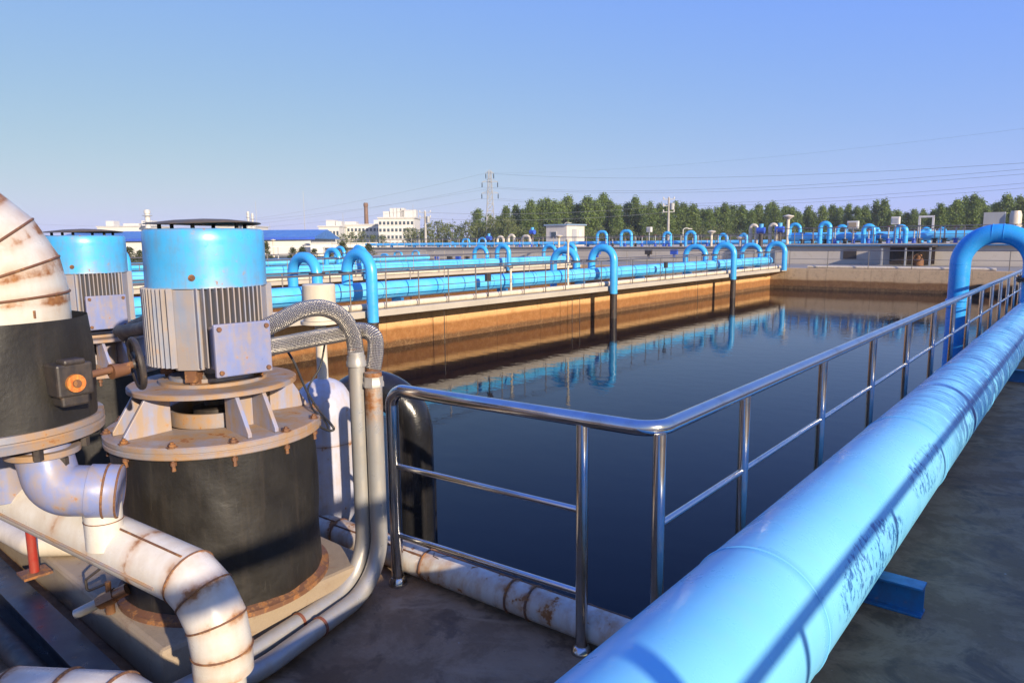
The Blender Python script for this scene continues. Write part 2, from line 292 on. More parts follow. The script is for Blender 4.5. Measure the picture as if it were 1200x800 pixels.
# ---------------------------------------------------------------- mesh kit
class MB:
    def __init__(s): s.v = []; s.f = []; s.uv = []; s.rust = []
    def add(s, vs, fs, uvs=None, rust=None):
        o = len(s.v); s.v += [tuple(x) for x in vs]; s.f += [tuple(i+o for i in f) for f in fs]
        s.uv += uvs if uvs else [None]*len(fs); s.rust += rust if rust else [0.]*len(vs)
    def box(s, c, d, rz=0, rust=0, mat=None):
        c = V(c); h = V(d)*.5; m = Matrix.Rotation(rz, 3, 'Z') if mat is None else mat
        vs = [c + m @ V((x*h.x, y*h.y, z*h.z)) for x in (-1, 1) for y in (-1, 1) for z in (-1, 1)]
        s.add(vs, [(0, 1, 3, 2), (4, 6, 7, 5), (0, 4, 5, 1), (2, 3, 7, 6), (0, 2, 6, 4), (1, 5, 7, 3)], rust=[rust]*8); return s
    def bar(s, a, b, wx, wy):                       # square bar between two points
        a = V(a); b = V(b); d = (b-a); L = d.length; m = d.to_track_quat('Z', 'Y').to_matrix()
        return s.box((a+b)/2, (wx, wy, L), mat=m)
    def prism(s, poly, z0, z1, origin=(0, 0, 0), mat=None, rust=0):   # polygon in local XY extruded in Z
        m = mat or Matrix.Identity(3); o = V(origin); n = len(poly)
        vs = [o + m @ V((x, y, z0)) for x, y in poly] + [o + m @ V((x, y, z1)) for x, y in poly]
        fs = [tuple(range(n))[::-1], tuple(range(n, 2*n))] + [(i, (i+1) % n, n+(i+1) % n, n+i) for i in range(n)]
        s.add(vs, fs, rust=[rust]*len(vs)); return s
    def lathe(s, prof, seg=48, c=(0, 0, 0), mat=None, close=True, rust=None):   # prof: (r, z)
        m = mat or Matrix.Identity(3); c = V(c); vs = []; fs = []; uvs = []; ru = []; n = len(prof)
        for i, (r, z) in enumerate(prof):
            for k in range(seg):
                a = 2*PI*k/seg; vs.append(c + m @ V((r*math.cos(a), r*math.sin(a), z))); ru.append(rust[i] if rust else 0)
        for i in range(n-1):
            for k in range(seg):
                k2 = (k+1) % seg; fs.append((i*seg+k, i*seg+k2, (i+1)*seg+k2, (i+1)*seg+k)); uvs.append(None)
        if close:
            if prof[0][0] > 1e-4: fs.append(tuple(range(seg))[::-1]); uvs.append(None)
            if prof[-1][0] > 1e-4: fs.append(tuple((n-1)*seg+k for k in range(seg))); uvs.append(None)
        s.add(vs, fs, uvs, ru); return s
    def cyl(s, a, b, r, r2=None, seg=16):
        a = V(a); b = V(b); d = b-a; m = d.to_track_quat('Z', 'Y').to_matrix()
        return s.lathe([(r, 0), (r if r2 is None else r2, d.length)], seg, a, m)
    def tube(s, path, r, seg=20, cap=True, seams=(), rw=.03, mitre=False, rusty_ends=False):
        path = [V(p) for p in path]; n = len(path); T = []
        for i in range(n):
            a = (path[i]-path[i-1]).normalized() if i else None; b = (path[i+1]-path[i]).normalized() if i < n-1 else None
            T.append(((a+b).normalized() if a is not None and b is not None else (a if a is not None else b)))
        up = V((0, 0, 1)) if abs(T[0].z) < .9 else V((1, 0, 0)); x = T[0].cross(up).normalized()
        L = 0; vs = []; ru = []; Ls = []
        for i in range(n):
            if i: L += (path[i]-path[i-1]).length
            x = (x - T[i]*x.dot(T[i])).normalized(); y = T[i].cross(x)
            rr = r[i] if isinstance(r, (list, tuple)) else r; k = 1.
            if mitre and 0 < i < n-1:
                # stretch along the bend direction so that the mitred ring keeps the pipe round
                a = (path[i]-path[i-1]).normalized(); b = (path[i+1]-path[i]).normalized(); cz = max(.3, math.sqrt((1+a.dot(b))/2)); bd = (b-a)
                bd = bd.normalized() if bd.length > 1e-5 else None
            else: bd = None; cz = 1
            for q in range(seg):
                t = 2*PI*q/seg; d = x*math.cos(t)*rr + y*math.sin(t)*rr
                if bd is not None: d = d + bd*d.dot(bd)*(1/cz-1)
                vs.append(path[i]+d)
                ru.append(max([math.exp(-((L-sL)/rw)**2) for sL in seams] or [0]))
            Ls.append(L)
        fs = []; uvs = []
        for i in range(n-1):
            for q in range(seg):
                q2 = (q+1) % seg; fs.append((i*seg+q, i*seg+q2, (i+1)*seg+q2, (i+1)*seg+q))
                uvs.append(((Ls[i], q/seg), (Ls[i], (q+1)/seg), (Ls[i+1], (q+1)/seg), (Ls[i+1], q/seg)))
        if cap: fs += [tuple(range(seg))[::-1], tuple((n-1)*seg+q for q in range(seg))]; uvs += [None, None]
        s.add(vs, fs, uvs, ru); return s
    def torus(s, c, axis, Rr, r, seg=40, ss=8, rust=0):
        c = V(c); m = V(axis).to_track_quat('Z', 'Y').to_matrix(); vs = []; fs = []
        for i in range(seg):
            a = 2*PI*i/seg
            for j in range(ss):
                b = 2*PI*j/ss; vs.append(c + m @ V(((Rr+r*math.cos(b))*math.cos(a), (Rr+r*math.cos(b))*math.sin(a), r*math.sin(b))))
        for i in range(seg):
            for j in range(ss):
                fs.append((i*ss+j, ((i+1) % seg)*ss+j, ((i+1) % seg)*ss+(j+1) % ss, i*ss+(j+1) % ss))
        s.add(vs, fs, rust=[rust]*len(vs)); return s
    def build(s, name, mat, parent=None, sharp=35, smooth=True, bevel=0):
        me = bpy.data.meshes.new(name); me.from_pydata(s.v, [], s.f); me.materials.append(MT[mat] if isinstance(mat, str) else mat)
        if any(s.uv):
            ul = me.uv_layers.new(name='UVMap'); i = 0
            for f, u in zip(s.f, s.uv):
                for k in range(len(f)):
                    if u: ul.data[i+k].uv = u[k]
                i += len(f)
        if any(s.rust):
            at = me.attributes.new('rust', 'FLOAT', 'POINT'); at.data.foreach_set('value', s.rust)
        me.update()
        if smooth:
            me.polygons.foreach_set('use_smooth', [True]*len(me.polygons)); me.set_sharp_from_angle(angle=R(sharp))
        o = bpy.data.objects.new(name, me); COL.objects.link(o)
        if parent is not None: o.parent = parent
        if bevel:
            md = o.modifiers.new('bevel', 'BEVEL'); md.width = bevel; md.segments = 2; md.limit_method = 'ANGLE'; md.angle_limit = R(40)
        return o
def tag(o, label, cat, group=None, kind=None):
    if kind: o['kind'] = kind
    if kind == 'structure': return o
    o['label'] = label; o['category'] = cat
    if group: o['group'] = group
    return o
def thing(name, label, cat, loc=(0, 0, 0), rz=0, group=None):
    o = bpy.data.objects.new(name, None); COL.objects.link(o); o.location = loc; o.rotation_euler = (0, 0, rz)
    o.empty_display_size = .2; return tag(o, label, cat, group)
def struct(name, mb, mat, **k): o = mb.build(name, mat, **k); o['kind'] = 'structure'; return o
def dup(root, loc=None, rz=None, label=None, scale=None):
    def cp(o, par):
        c = o.copy(); COL.objects.link(c)
        if par is not None: c.parent = par
        for ch in [x for x in KIDS.get(o.name, [])]: cp(ch, c)
        return c
    c = cp(root, None)
    if loc is not None: c.location = loc
    if rz is not None: c.rotation_euler = (0, 0, rz)
    if scale is not None: c.scale = scale
    if label: c['label'] = label
    return c
KIDS = {}
def freeze(root):
    def go(o):
        KIDS[o.name] = list(o.children)
        for c in o.children: go(c)
    go(root); return root
def fillet(pts, rads, step=.12, straight=None):
    """round the corners of a polyline; step = radians per segment on bends, straight = max length of straight pieces"""
    pts = [V(p) for p in pts]; out = [pts[0]]
    if isinstance(rads, (int, float)): rads = [rads]*(len(pts)-2)
    for i in range(1, len(pts)-1):
        a = (pts[i-1]-pts[i]).normalized(); b = (pts[i+1]-pts[i]).normalized(); ang = a.angle(b); rr = rads[i-1]
        if rr <= 0 or ang > PI-.02: out.append(pts[i]); continue
        t = rr/math.tan(ang/2); c = pts[i] + (a+b).normalized()*(rr/math.sin(ang/2)); s0 = pts[i]+a*t-c; s1 = pts[i]+b*t-c
        tot = PI-ang; n = max(2, int(tot/step)+1); ax = s0.cross(s1).normalized()
        for k in range(n+1): out.append(c + Matrix.Rotation(tot*k/n, 3, ax) @ s0)
    out.append(pts[-1])
    if straight:
        o2 = [out[0]]
        for p in out[1:]:
            d = (p-o2[-1]).length; k = max(1, int(d/straight)); q = o2[-1]
            for j in range(1, k+1): o2.append(q.lerp(p, j/k))
        out = o2
    return out
def smoothpath(pts, n=10):
    pts = [V(p) for p in pts]; out = []
    for i in range(len(pts)-1):
        p0 = pts[max(0, i-1)]; p1 = pts[i]; p2 = pts[i+1]; p3 = pts[min(len(pts)-1, i+2)]
        for k in range(n):
            t = k/n; out.append(.5*((2*p1)+(p2-p0)*t+(2*p0-5*p1+4*p2-p3)*t*t+(3*p1-p0-3*p2+p3)*t**3))
    out.append(pts[-1]); return out
def plen(path, i): return sum((path[k+1]-path[k]).length for k in range(i))
ORD = ['first', 'second', 'third', 'fourth', 'fifth', 'sixth', 'seventh', 'eighth', 'ninth', 'tenth', 'eleventh', 'twelfth', 'thirteenth', 'fourteenth', 'fifteenth']

# ================================================================= SETTING
WW = 1.9                                  # width of the long walkways
ROWS = [-13.4, -28.6, -43.8]       # east edges of the walkways between basins
YF = 41.6; YN = .16
# ground sheet with the basin block cut out
x0, x1, y0, y1 = -46.0, 6., -9., 50.
B_ = 1500
g = MB(); GZ = -.35
for (a, b_, c, d) in ((-B_, -B_, B_, y0), (-B_, y1, B_, B_), (-B_, y0, x0, y1), (x1, y0, B_, y1)):
    g.add([(a, b_, GZ), (c, b_, GZ), (c, d, GZ), (a, d, GZ)], [(0, 1, 2, 3)])
struct('ground', g, 'ground', smooth=False)
# near deck: south strip and the right-hand strip
d = MB(); d.box(((x0+.2)/2, (y0+YN)/2, -1.4), (.2-x0, YN-y0, 2.8))
struct('pump_deck', d, 'deck', bevel=.012, smooth=False)
d = MB(); d.box(((.20+x1)/2, (YN+YF)/2+(y0-YN)/2, -1.4), (x1-.20, YF-y0, 2.8))
struct('side_deck', d, 'deck', bevel=.012, smooth=False)
# basin kerb face of those decks (stained) and far wall
d = MB(); d.box((x0/2, YF+.25, -1.45), (-x0, .5, 2.9)); struct('far_basin_wall', d, 'tanwall', bevel=.02, smooth=False)
d = MB(); d.box(((x0+x1)/2, (YF+.5+y1)/2, -.2), (x1-x0, y1-YF-.5, .36)); struct('far_apron', d, 'road', smooth=False)
for i, xe in enumerate(ROWS):
    d = MB(); d.box((xe-WW/2-.2, YN+(YF-YN)/2, -1.5), (WW-1.6, YF-YN-.01, 2.62)); struct('basin_wall', d, 'orangewall', smooth=False)
    d = MB(); d.box((xe-WW/2, YN+(YF-YN)/2, -.09), (WW, YF-YN-.02, .18)); struct('walkway_slab', d, 'slab', bevel=.015, smooth=False)
wt = MB(); wt.add([(x0+.3, YN-.05, WZ), (.25, YN-.05, WZ), (.25, YF+.1, WZ), (x0+.3, YF+.1, WZ)], [(0, 1, 2, 3)])
struct('water', wt, 'water', smooth=False)

# ================================================================= RAILINGS
def railing(name, label, pts, h=1.0, gap=1.6, rails=(.62, .3), rt=.024, rp=.02, rm=.012, mat='railfar', group=None, z0=0, rad=.08, seg=8, firstgap=0):
    base = V(pts[0]); t = thing(name, label, 'railing', base, 0, group); L = [V(p)-base for p in pts]
    up = V((0, 0, 1))
    MB().tube(fillet([p+up*h for p in L], rad) if len(L) > 2 else [p+up*h for p in L], rt, seg).build('top_rail', mat, t)
    for z in rails:
        MB().tube([p+up*z for p in L], rm, max(6, seg-2)).build('mid_rail', mat, t)
    for a, b_ in zip(L[:-1], L[1:]):
        d = b_-a; n = max(1, int(round(d.length/gap)))
        me = None
        for k in range(n+1):
            p = a+d*(k/n)
            if me is None:
                o = MB().cyl((0, 0, 0), (0, 0, h-rt*.5), rp, seg=seg).build('post', mat, t); me = o; o.location = p
            else:
                if a is not L[0] and k == 0: continue
                o = me.copy(); COL.objects.link(o); o.parent = t; o.location = p
    return t

# the polished main railing round the near corner
H = 1.05
rt = thing('railing', 'polished stainless steel corner railing at the near edge of the dark basin', 'railing', (.05, .02, 0))
phi = .083; dirn = V((-math.cos(phi), -math.sin(phi), 0)); end1 = dirn*1.44
YE = 27.
top = fillet([end1+V((0, 0, .0)), end1+V((0, 0, H)), V((0, 0, H)), V((0, YE, H))], [.085, .11], .1)
MB().tube(top, .032, 28).build('top_rail', 'steel', rt, sharp=60)
for z in (.65, .277):
    MB().tube([end1+V((0, 0, z)), dirn*.33+V((0, 0, z))], .0145, 16).build('mid_rail', 'steel', rt)
    MB().tube([V((0, .02, z)), V((0, YE, z))], .0145, 16).build('mid_rail', 'steel', rt)
def post(p):
    o = MB().cyl((0, 0, 0), (0, 0, H-.02), .0265, seg=24).build('post', 'steel', rt); o.location = p
    bp = MB().lathe([(.0, 0), (.046, 0), (.046, .012), (.034, .03), (.0275, .034)], 24).build('base_collar', 'steel', o)
    return o
post(dirn*.33); post(V((0, .03, 0)))
yy = .90
while yy < YE: post(V((0, yy, 0))); yy += 1.265
o = MB().lathe([(.0, 0), (.05, 0), (.05, .012), (.038, .035), (.034, .04)], 24).build('base_collar', 'steel', rt); o.location = end1

# ================================================================= BIG BLUE PIPE ON THE NEAR DECK
PX, PZ, PR = .457, .408, .258
bp = thing('blue_pipe', 'large sky blue pipe with dark scuff marks lying along the near deck on the right', 'pipe', (PX, -3.5, 0))
seams = [1.45, 3.9, 6.3, 8.75, 11.2, 13.6]
path = [V((0, s_*.05, PZ)) for s_ in range(0, 420)]+[V((0, 44, PZ))]
MB().tube(path, PR, 96, seams=[x+2.1 for x in seams], rw=.012).build('barrel', 'bigpipe', bp, sharp=80)
for x in seams: MB().torus((0, x+2.1, PZ), (0, 1, 0), PR+.0005, .0045, 96, 8).build('weld_seam', 'bigpipe', bp)
def ibeam(loc, rz, L, h=.148, wd=.10, mat='beamblue', tw=.012):
    poly = [(-wd/2, 0), (wd/2, 0), (wd/2, tw), (tw/2, tw), (tw/2, h-tw), (wd/2, h-tw), (wd/2, h), (-wd/2, h), (-wd/2, h-tw), (-tw/2, h-tw), (-tw/2, tw), (-wd/2, tw)]
    m = Matrix((V((0, 1, 0)), V((0, 0, 1)), V((1, 0, 0)))).transposed()
    mb = MB().prism(poly, -L/2, L/2, mat=m); return mb
for i, y in enumerate((1.27, 8.2, 16, 24, 32)):
    o = ibeam(None, 0, .66).build('support_beam', 'beamblue', smooth=False, bevel=.002); o.location = (PX+.03, y, .0005)
    tag(o, 'short blue steel I-beam carrying the large sky blue pipe, the nearest one to the camera' if i == 0 else 'short blue steel I-beam under the far stretch of the large sky blue pipe', 'steel beam', 'beams under the large blue pipe')
# second such pipe and a railing beyond it, to the right of the walkway (out of view; pipe added to shade the deck, railing inferred from its shadow)
shade_pipe = thing('blue_pipe', 'unseen large sky blue pipe added beside the walkway to shade the deck', 'pipe', (2.62, -5, 0))
MB().tube([V((0, 0, .61)), V((0, 46, .61))], PR, 48).build('barrel', 'bigpipe', shade_pipe)
for k in range(10): MB().box((0, 1+k*4.8, .18), (.4, .12, .36)).build('saddle', 'beamblue', shade_pipe, smooth=False)
t = thing('shadow_pipe_rack', 'unseen slim high pipe on posts, added to throw a shadow band on the drum', 'shadow caster', (3.3, -1.62, 0))  # unseen pipe on posts, added to cast the shadow band across the drum
MB().tube([V((0, -6, 2.08)), V((0, 9, 2.08))], .055, 20).build('pipe', 'arch', t)
for y_ in (-4.6, 0, 4.6): MB().cyl((0, y_, 0), (0, y_, 2.05), .045, seg=12).build('post', 'lattice', t)
railing('railing', 'stainless railing on the outer side of the right-hand walkway', [(3.0, -3.4, 0), (3.0, 30, 0)], h=1.36, gap=1.27, rails=(.8,), rt=.026, rp=.02, rm=.012, mat='steel')

# big right arch
a = thing('arch_pipe', 'thick deep blue arch pipe rising from the basin over the railing at right', 'pipe', (0, 12.9, 0))
ap = fillet([V((-.65, 0, WZ-.4)), V((-.65, 0, 1.84)), V((.457, 0, 1.84)), V((.457, 0, .55))], .545, .09, .2)
MB().tube(ap, .170, 48).build('barrel', 'archdeep', a, sharp=60)
for x, z, ax in ((-.65, 1.29, (0, 0, 1)), (-.19, 1.84, (1, 0, 0)), (-.02, 1.84, (1, 0, 0)), (.457, 1.29, (0, 0, 1))):
    MB().torus((x, 0, z), ax, .1705, .005, 48, 8).build('weld_seam', 'archdeep', a)
fl = MB().lathe([(.165, 0), (.25, 0), (.25, .03), (.165, .03)], 32, (.457, 0, 1.0)).lathe([(.165, 0), (.25, 0), (.25, .03), (.165, .03)], 32, (.457, 0, 1.04))
fl.build('flange', 'iron', a)
for k in range(12):
    t_ = 2*PI*k/12; MB().cyl((.457+.212*math.cos(t_), .212*math.sin(t_), .98), (.457+.212*math.cos(t_), .212*math.sin(t_), 1.1), .014, seg=6).build('bolt', 'rusty', a)
MB().torus((-.65, 0, .62), (0, 0, 1), .176, .02, 40, 8).torus((-.65, 0, .5), (0, 0, 1), .176, .015, 40, 8).build('clamp', 'archdeep', a)

# ================================================================= LOW WHITE PIPE UNDER THE NEAR RAILING
o = thing('white_pipe', 'rust-streaked white pipe lying at the foot of the near railing on the deck edge', 'pipe', (-1.3, .03, 0))
wp = [V((-1.6+.015*k, (-1.6+.015*k)*.055, .088)) for k in range(202)]
MB().tube(wp, .079, 40, seams=[.9, 1.25, 1.62, 2.18, 2.3], rw=.035).build('barrel', 'whiterust', o, sharp=60)
for L in (.9, 1.25, 1.62, 2.18, 2.3): MB().torus((-1.6+L, (-1.6+L)*.055, .088), (1, .055, 0), .0795, .0065, 40, 8).build('weld_seam', 'rusty', o)
for (ua, ub, an_) in ((.0, .9, -.35), (.9, 1.62, -.62), (1.62, 3.0, .25)):
    L0 = [V((-1.6+ua+(ub-ua)*k/30, (-1.6+ua+(ub-ua)*k/30)*.055+math.sin(an_)*.078, .088+math.cos(an_)*.078)) for k in range(31)]
    MB().tube(L0, [.0045+.003*random.random() for _ in L0], 8).build('weld_seam', 'rusty', o)
mk_ = MB()
for (u1, a1_, u2, a2_) in ((1.72, -.15, 1.76, .28), (1.66, -.02, 1.68, -.35), (1.68, -.35, 1.72, -.42)):
    q = lambda u, a_: V((-1.6+u, (-1.6+u)*.055+math.sin(a_)*.0792, .088+math.cos(a_)*.0792))
    mk_.tube([q(u1, a1_), q((u1+u2)/2, (a1_+a2_)/2), q(u2, a2_)], .0022, 6)
mk_.build('marker_strokes', 'cable', o)

# ================================================================= PUMP UNIT
PLZ = .2
def make_pump(label, loc, seedn=1):
    t = thing('vertical_pump', label, 'pump', loc, 0, 'vertical pumps on the concrete plinth'); rnd = random.Random(seedn)
    z = lambda v: v-PLZ
    # wrapped drum: dented wrap
    prof = []; n = 26
    mb = MB(); seg = 96; vs = []; fs = []
    for i in range(n+1):
        zz = z(.225)+(.695)*i/n; r0 = .438+.006*(i/n)
        for k in range(seg):
            th = 2*PI*k/seg; wv = .004*math.sin(3*th+i*.3)+.003*math.sin(7*th-i*.17+1)+.0025*math.sin(13*th+i*.5)
            seam = .012*math.exp(-((((th-(-1.16)+PI) % (2*PI))-PI)/.03)**2)*(1 if i > 6 else .4)
            seam2 = .006*math.exp(-((((th-(-.15)+PI) % (2*PI))-PI)/.025)**2)
            dent = -.012*math.exp(-((((th+1.0+PI) % (2*PI))-PI)/.12)**2-((i-11)/2.2)**2)
            r = r0+wv+seam+seam2+dent; vs.append((r*math.cos(th), r*math.sin(th), zz))
    for i in range(n):
        for k in range(seg): fs.append((i*seg+k, i*seg+(k+1) % seg, (i+1)*seg+(k+1) % seg, (i+1)*seg+k))
    mb.add(vs, fs); mb.build('insulated_drum', 'rubber', t, sharp=60)
    MB().lathe([(.0, z(.2)), (.475, z(.2)), (.475, z(.222)), (.455, z(.225)), (.44, z(.235)), (.3, z(.235))], 72, close=False).build('base_ring', 'rusty', t)
    fl = MB().lathe([(.2, z(.918)), (.467, z(.918)), (.472, z(.923)), (.472, z(.938)), (.467, z(.942)), (.467, z(.946)), (.472, z(.949)), (.472, z(.966)), (.465, z(.972)), (.225, z(.984))], 96, close=False).build('drum_flange', 'dusty', t, sharp=25)
    for k in range(12):
        a_ = 2*PI*(k+.35)/12; x, y = .425*math.cos(a_), .425*math.sin(a_)
        x, y = .453*math.cos(a_), .453*math.sin(a_); zt0 = z(.972)
        bo = MB().lathe([(0, z(.872)), (.009, z(.872)), (.007, z(.895)), (.013, z(.895)), (.013, z(.910)), (.008, z(.910)), (.009, zt0), (.024, zt0), (.024, zt0+.003), (.015, zt0+.003), (.015, zt0+.014), (.008, zt0+.014), (.008, zt0+.022), (0, zt0+.022)], 6, (x, y, 0))
        bo.build('flange_bolt', 'rusty', t)
    # inner ring, coupling, gussets
    MB().lathe([(.205, z(.98)), (.205, z(1.045)), (.19, z(1.045)), (.19, z(.98))], 48, close=False).build('seal_ring', 'dusty', t)
    MB().lathe([(.0, z(.975)), (.10, z(.975)), (.10, z(1.04)), (.05, z(1.05)), (.05, z(1.17)), (0, z(1.17))], 24).build('shaft_coupling', 'iron', t)
    for ad in (-2, 88, 178, 268):
        rot = Matrix.Rotation(R(ad), 3, 'Z'); g = MB()
        poly = [(.235, z(.975)), (.432, z(.975)), (.432, z(.992)), (.335, z(1.143)), (.235, z(1.143))]
        for off in (-.062, .062):
            m_ = rot @ Matrix((V((1, 0, 0)), V((0, 0, 1)), V((0, -1, 0)))).transposed()
            g.prism(poly, off-.009, off+.009, mat=m_)
        g.box(rot @ V((.24, 0, z(1.06))), (.016, .105, .165), mat=rot)
        g.build('gusset', 'lav', t, smooth=False, bevel=.003)
    MB().lathe([(.13, z(1.14)), (.355, z(1.14)), (.365, z(1.144)), (.365, z(1.161)), (.358, z(1.165)), (.235, z(1.168)), (.235, z(1.183)), (.13, z(1.185))], 84, close=False).build('stool_plate', 'dusty', t, sharp=25)
    for k in range(4):
        a_ = R(43+90*k); MB().lathe([(0, 0), (.016, 0), (.016, .016), (.009, .016), (.009, .028), (0, .028)], 6, (.195*math.cos(a_), .195*math.sin(a_), z(1.183))).build('foot_bolt', 'rusty', t)
    # motor
    MB().lathe([(.0, z(1.18)), (.19, z(1.18)), (.19, z(1.20)), (.11, z(1.21)), (.11, z(1.24)), (.185, z(1.25)), (.205, z(1.262)), (.205, z(1.60)), (0, z(1.60))], 64).build('motor_core', 'fins', t, sharp=30)
    for ad in (-5, 85, 175, 265):
        rot = Matrix.Rotation(R(ad), 3, 'Z'); g = MB()
        for i in range(-6, 7):
            y = i*.0235; r1 = math.sqrt(.256**2-y*y) if abs(y) < .25 else .2
            zb = z(1.225) if ad != -5 else z(1.225)
            g.box(rot @ V(((r1+.15)/2+.02, y, (z(1.262)+z(1.603))/2)), (r1-.15-.0, .0055, .341), mat=rot)
        g.build('cooling_fins', 'fins', t, smooth=False)
    for ad in (40, 130, 220, 310):
        rot = Matrix.Rotation(R(ad), 3, 'Z'); m_ = rot
        g = MB().prism([(.10, -.062), (.235, -.062), (.25, -.045), (.25, .045), (.235, .062), (.10, .062)], z(1.25), z(1.598), mat=m_)
        g.build('motor_lug', 'fins', t, smooth=False, bevel=.004)
        MB().box(rot @ V((.205, 0, z(1.225))), (.06, .05, .06), mat=rot).cyl(rot @ V((.215, 0, z(1.18))), rot @ V((.215, 0, z(1.26))), .014, seg=8).build('end_shield_bolt', 'rusty', t, smooth=False)
        g = MB(); mm = rot @ Matrix((V((1, 0, 0)), V((0, 0, 1)), V((0, -1, 0)))).transposed()
        g.prism([(.1, z(1.184)), (.225, z(1.184)), (.13, z(1.252)), (.1, z(1.252))], -.008, .008, mat=mm).build('rib', 'dusty', t, smooth=False)
    # terminal box on the +X side
    rot = Matrix.Rotation(R(-6), 3, 'Z'); bx = thing_part = MB().box(rot @ V((.282, .0, z(1.345))), (.11, .20, .185), mat=rot).build('terminal_box', 'lavbox', t, smooth=False, bevel=.008)
    MB().box(rot @ V((.345, .0, z(1.345))), (.022, .245, .225), mat=rot).build('box_cover', 'lavbox', bx, smooth=False, bevel=.006)
    for sy in (-1, 1):
        for sz in (-1, 1):
            MB().cyl(rot @ V((.355, sy*.102, z(1.345)+sz*.092)), rot @ V((.366, sy*.102, z(1.345)+sz*.092)), .010, seg=10).build('cover_screw', 'rusty', bx)
    for sy, dz in ((.10, .02), (.10, -.055)):
        rot6 = Matrix.Rotation(R(-6), 3, 'Z'); MB().lathe([(.0, 0), (.040, 0), (.040, .018), (.032, .018), (.032, .035), (0, .035)], 6, rot6 @ V((.285, .098, z(1.345)+dz)), rot6 @ Matrix.Rotation(-PI/2, 3, 'X')).build('cable_gland', 'iron', bx)
    # hood: thin shell, lightly out of round, rolled lower edge
    mb = MB(); vs = []; seg = 96
    lv = [(.252, 1.600), (.258, 1.601), (.2565, 1.612), (.256, 1.70), (.2555, 1.80), (.2535, 1.842), (.246, 1.852), (.228, 1.855)]
    for r, zz in lv:
        for k in range(seg):
            th = 2*PI*k/seg; r_ = r+.0012*math.sin(3*th+zz*9)+.0008*math.sin(8*th+1)
            vs.append((r_*math.cos(th), r_*math.sin(th), z(zz)))
    fs = [(i*seg+k, i*seg+(k+1) % seg, (i+1)*seg+(k+1) % seg, (i+1)*seg+k) for i in range(len(lv)-1) for k in range(seg)]
    mb.add(vs, fs, rust=[max(0, .75-(zz-1.6)/.022) if zz < 1.63 else (.35 if zz > 1.845 else 0) for r, zz in lv for k in range(seg)])
    hd = mb.build('motor_hood', 'hood', t, sharp=50)
    a_ = R(-40); rot = Matrix.Rotation(a_, 3, 'Z')
    MB().lathe([(0, 0), (.014, 0), (.014, .006), (.007, .006), (.007, .012), (0, .012)], 12, rot @ V((.2555, 0, z(1.648))), rot @ Matrix.Rotation(PI/2, 3, 'Y')).build('hood_screw', 'rusty', hd)
    for k in range(6):
        a_ = R(20+60*k); MB().cyl((.185*math.cos(a_), .185*math.sin(a_), z(1.85)), (.185*math.cos(a_), .185*math.sin(a_), z(1.884)), .009, seg=8).build('cap_post', 'iron', t)
    mb = MB(); vs = []; seg = 72
    lv = [(.0, 1.882), (.242, 1.876), (.247, 1.8775), (.243, 1.881), (.12, 1.896), (.0, 1.902)]
    for r, zz in lv:
        for k in range(seg):
            th = 2*PI*k/seg; vs.append((r*math.cos(th), r*math.sin(th), z(zz)+.0035*math.sin(2*th+.8)*(r/.24)))
    fs = [(i*seg+k, i*seg+(k+1) % seg, (i+1)*seg+(k+1) % seg, (i+1)*seg+k) for i in range(len(lv)-1) for k in range(seg)]
    mb.add(vs, fs); mb.build('rain_cap', 'cap', t, sharp=40)
    return t
P1 = V((-1.8, -.81, PLZ)); P2 = V((-4.09, -.52, PLZ))
pump = freeze(make_pump('nearest vertical pump with black wrapped drum, finned motor and sky blue hood', P1))
pump2 = dup(pump, P2, R(3), 'second vertical pump behind the white mitred elbow, its blue hood partly hidden')
dup(pump, V((-6.4, -.25, PLZ)), R(-4), 'third vertical pump at the far end of the plinth, hidden behind the other two')

pl = MB().box((-4.22, -.78, .1), (5.66, 1.06, .2)); o = pl.build('pump_plinth', 'plinth', smooth=False, bevel=.02)
tag(o, 'low beige concrete plinth with chipped rusty edges under the vertical pumps', 'plinth')

# ---------------- upper-left discharge column with the white mitred elbow
CX = D(-3, 515, 2.5); CX = V((CX.x, CX.y, 0)); s25 = 2.5/FO
zfl = D(0, 528, 2.2).z
dc = thing('discharge_column', 'upright black wrapped pipe topped by a cream white mitred elbow at the left edge', 'pipe', (CX.x, CX.y, 0))
def zc(y): return (CAM + ray(0, y)*(dep((CX.x, CX.y, 1.3))/1.0)).z
rC = .305; rE = .262
zt, zb = zc(372), zc(520)+.085
mb = MB(); seg = 84; n = 14; vs = []
for i in range(n+1):
    zz = zb+(zt-zb)*i/n
    for k in range(seg):
        th = 2*PI*k/seg; r = rC+.008+.010*(1-i/n)+.004*math.sin(4*th+i*.4)+.003*math.sin(9*th-i*.3)+.008*math.exp(-((((th+.30+PI) % (2*PI))-PI)/.05)**2)
        vs.append((r*math.cos(th), r*math.sin(th), zz))
mb.add(vs, [(i*seg+k, i*seg+(k+1) % seg, (i+1)*seg+(k+1) % seg, (i+1)*seg+k) for i in range(n) for k in range(seg)])
mb.build('insulated_column', 'rubber', dc, sharp=60)
MB().lathe([(.2, zb-.06), (.335, zb-.06), (.338, zb-.036), (.332, zb-.032), (.332, zb-.026), (.338, zb-.022), (.336, zb), (.2, zb)], 80, close=False).build('column_flange', 'dusty', dc, sharp=25)
for k in range(10):
    a_ = 2*PI*(k+.2)/10; MB().lathe([(0, 0), (.017, 0), (.017, .05), (0, .05)], 6, (.30*math.cos(a_), .30*math.sin(a_), zb-.105)).build('flange_bolt', 'iron', dc)
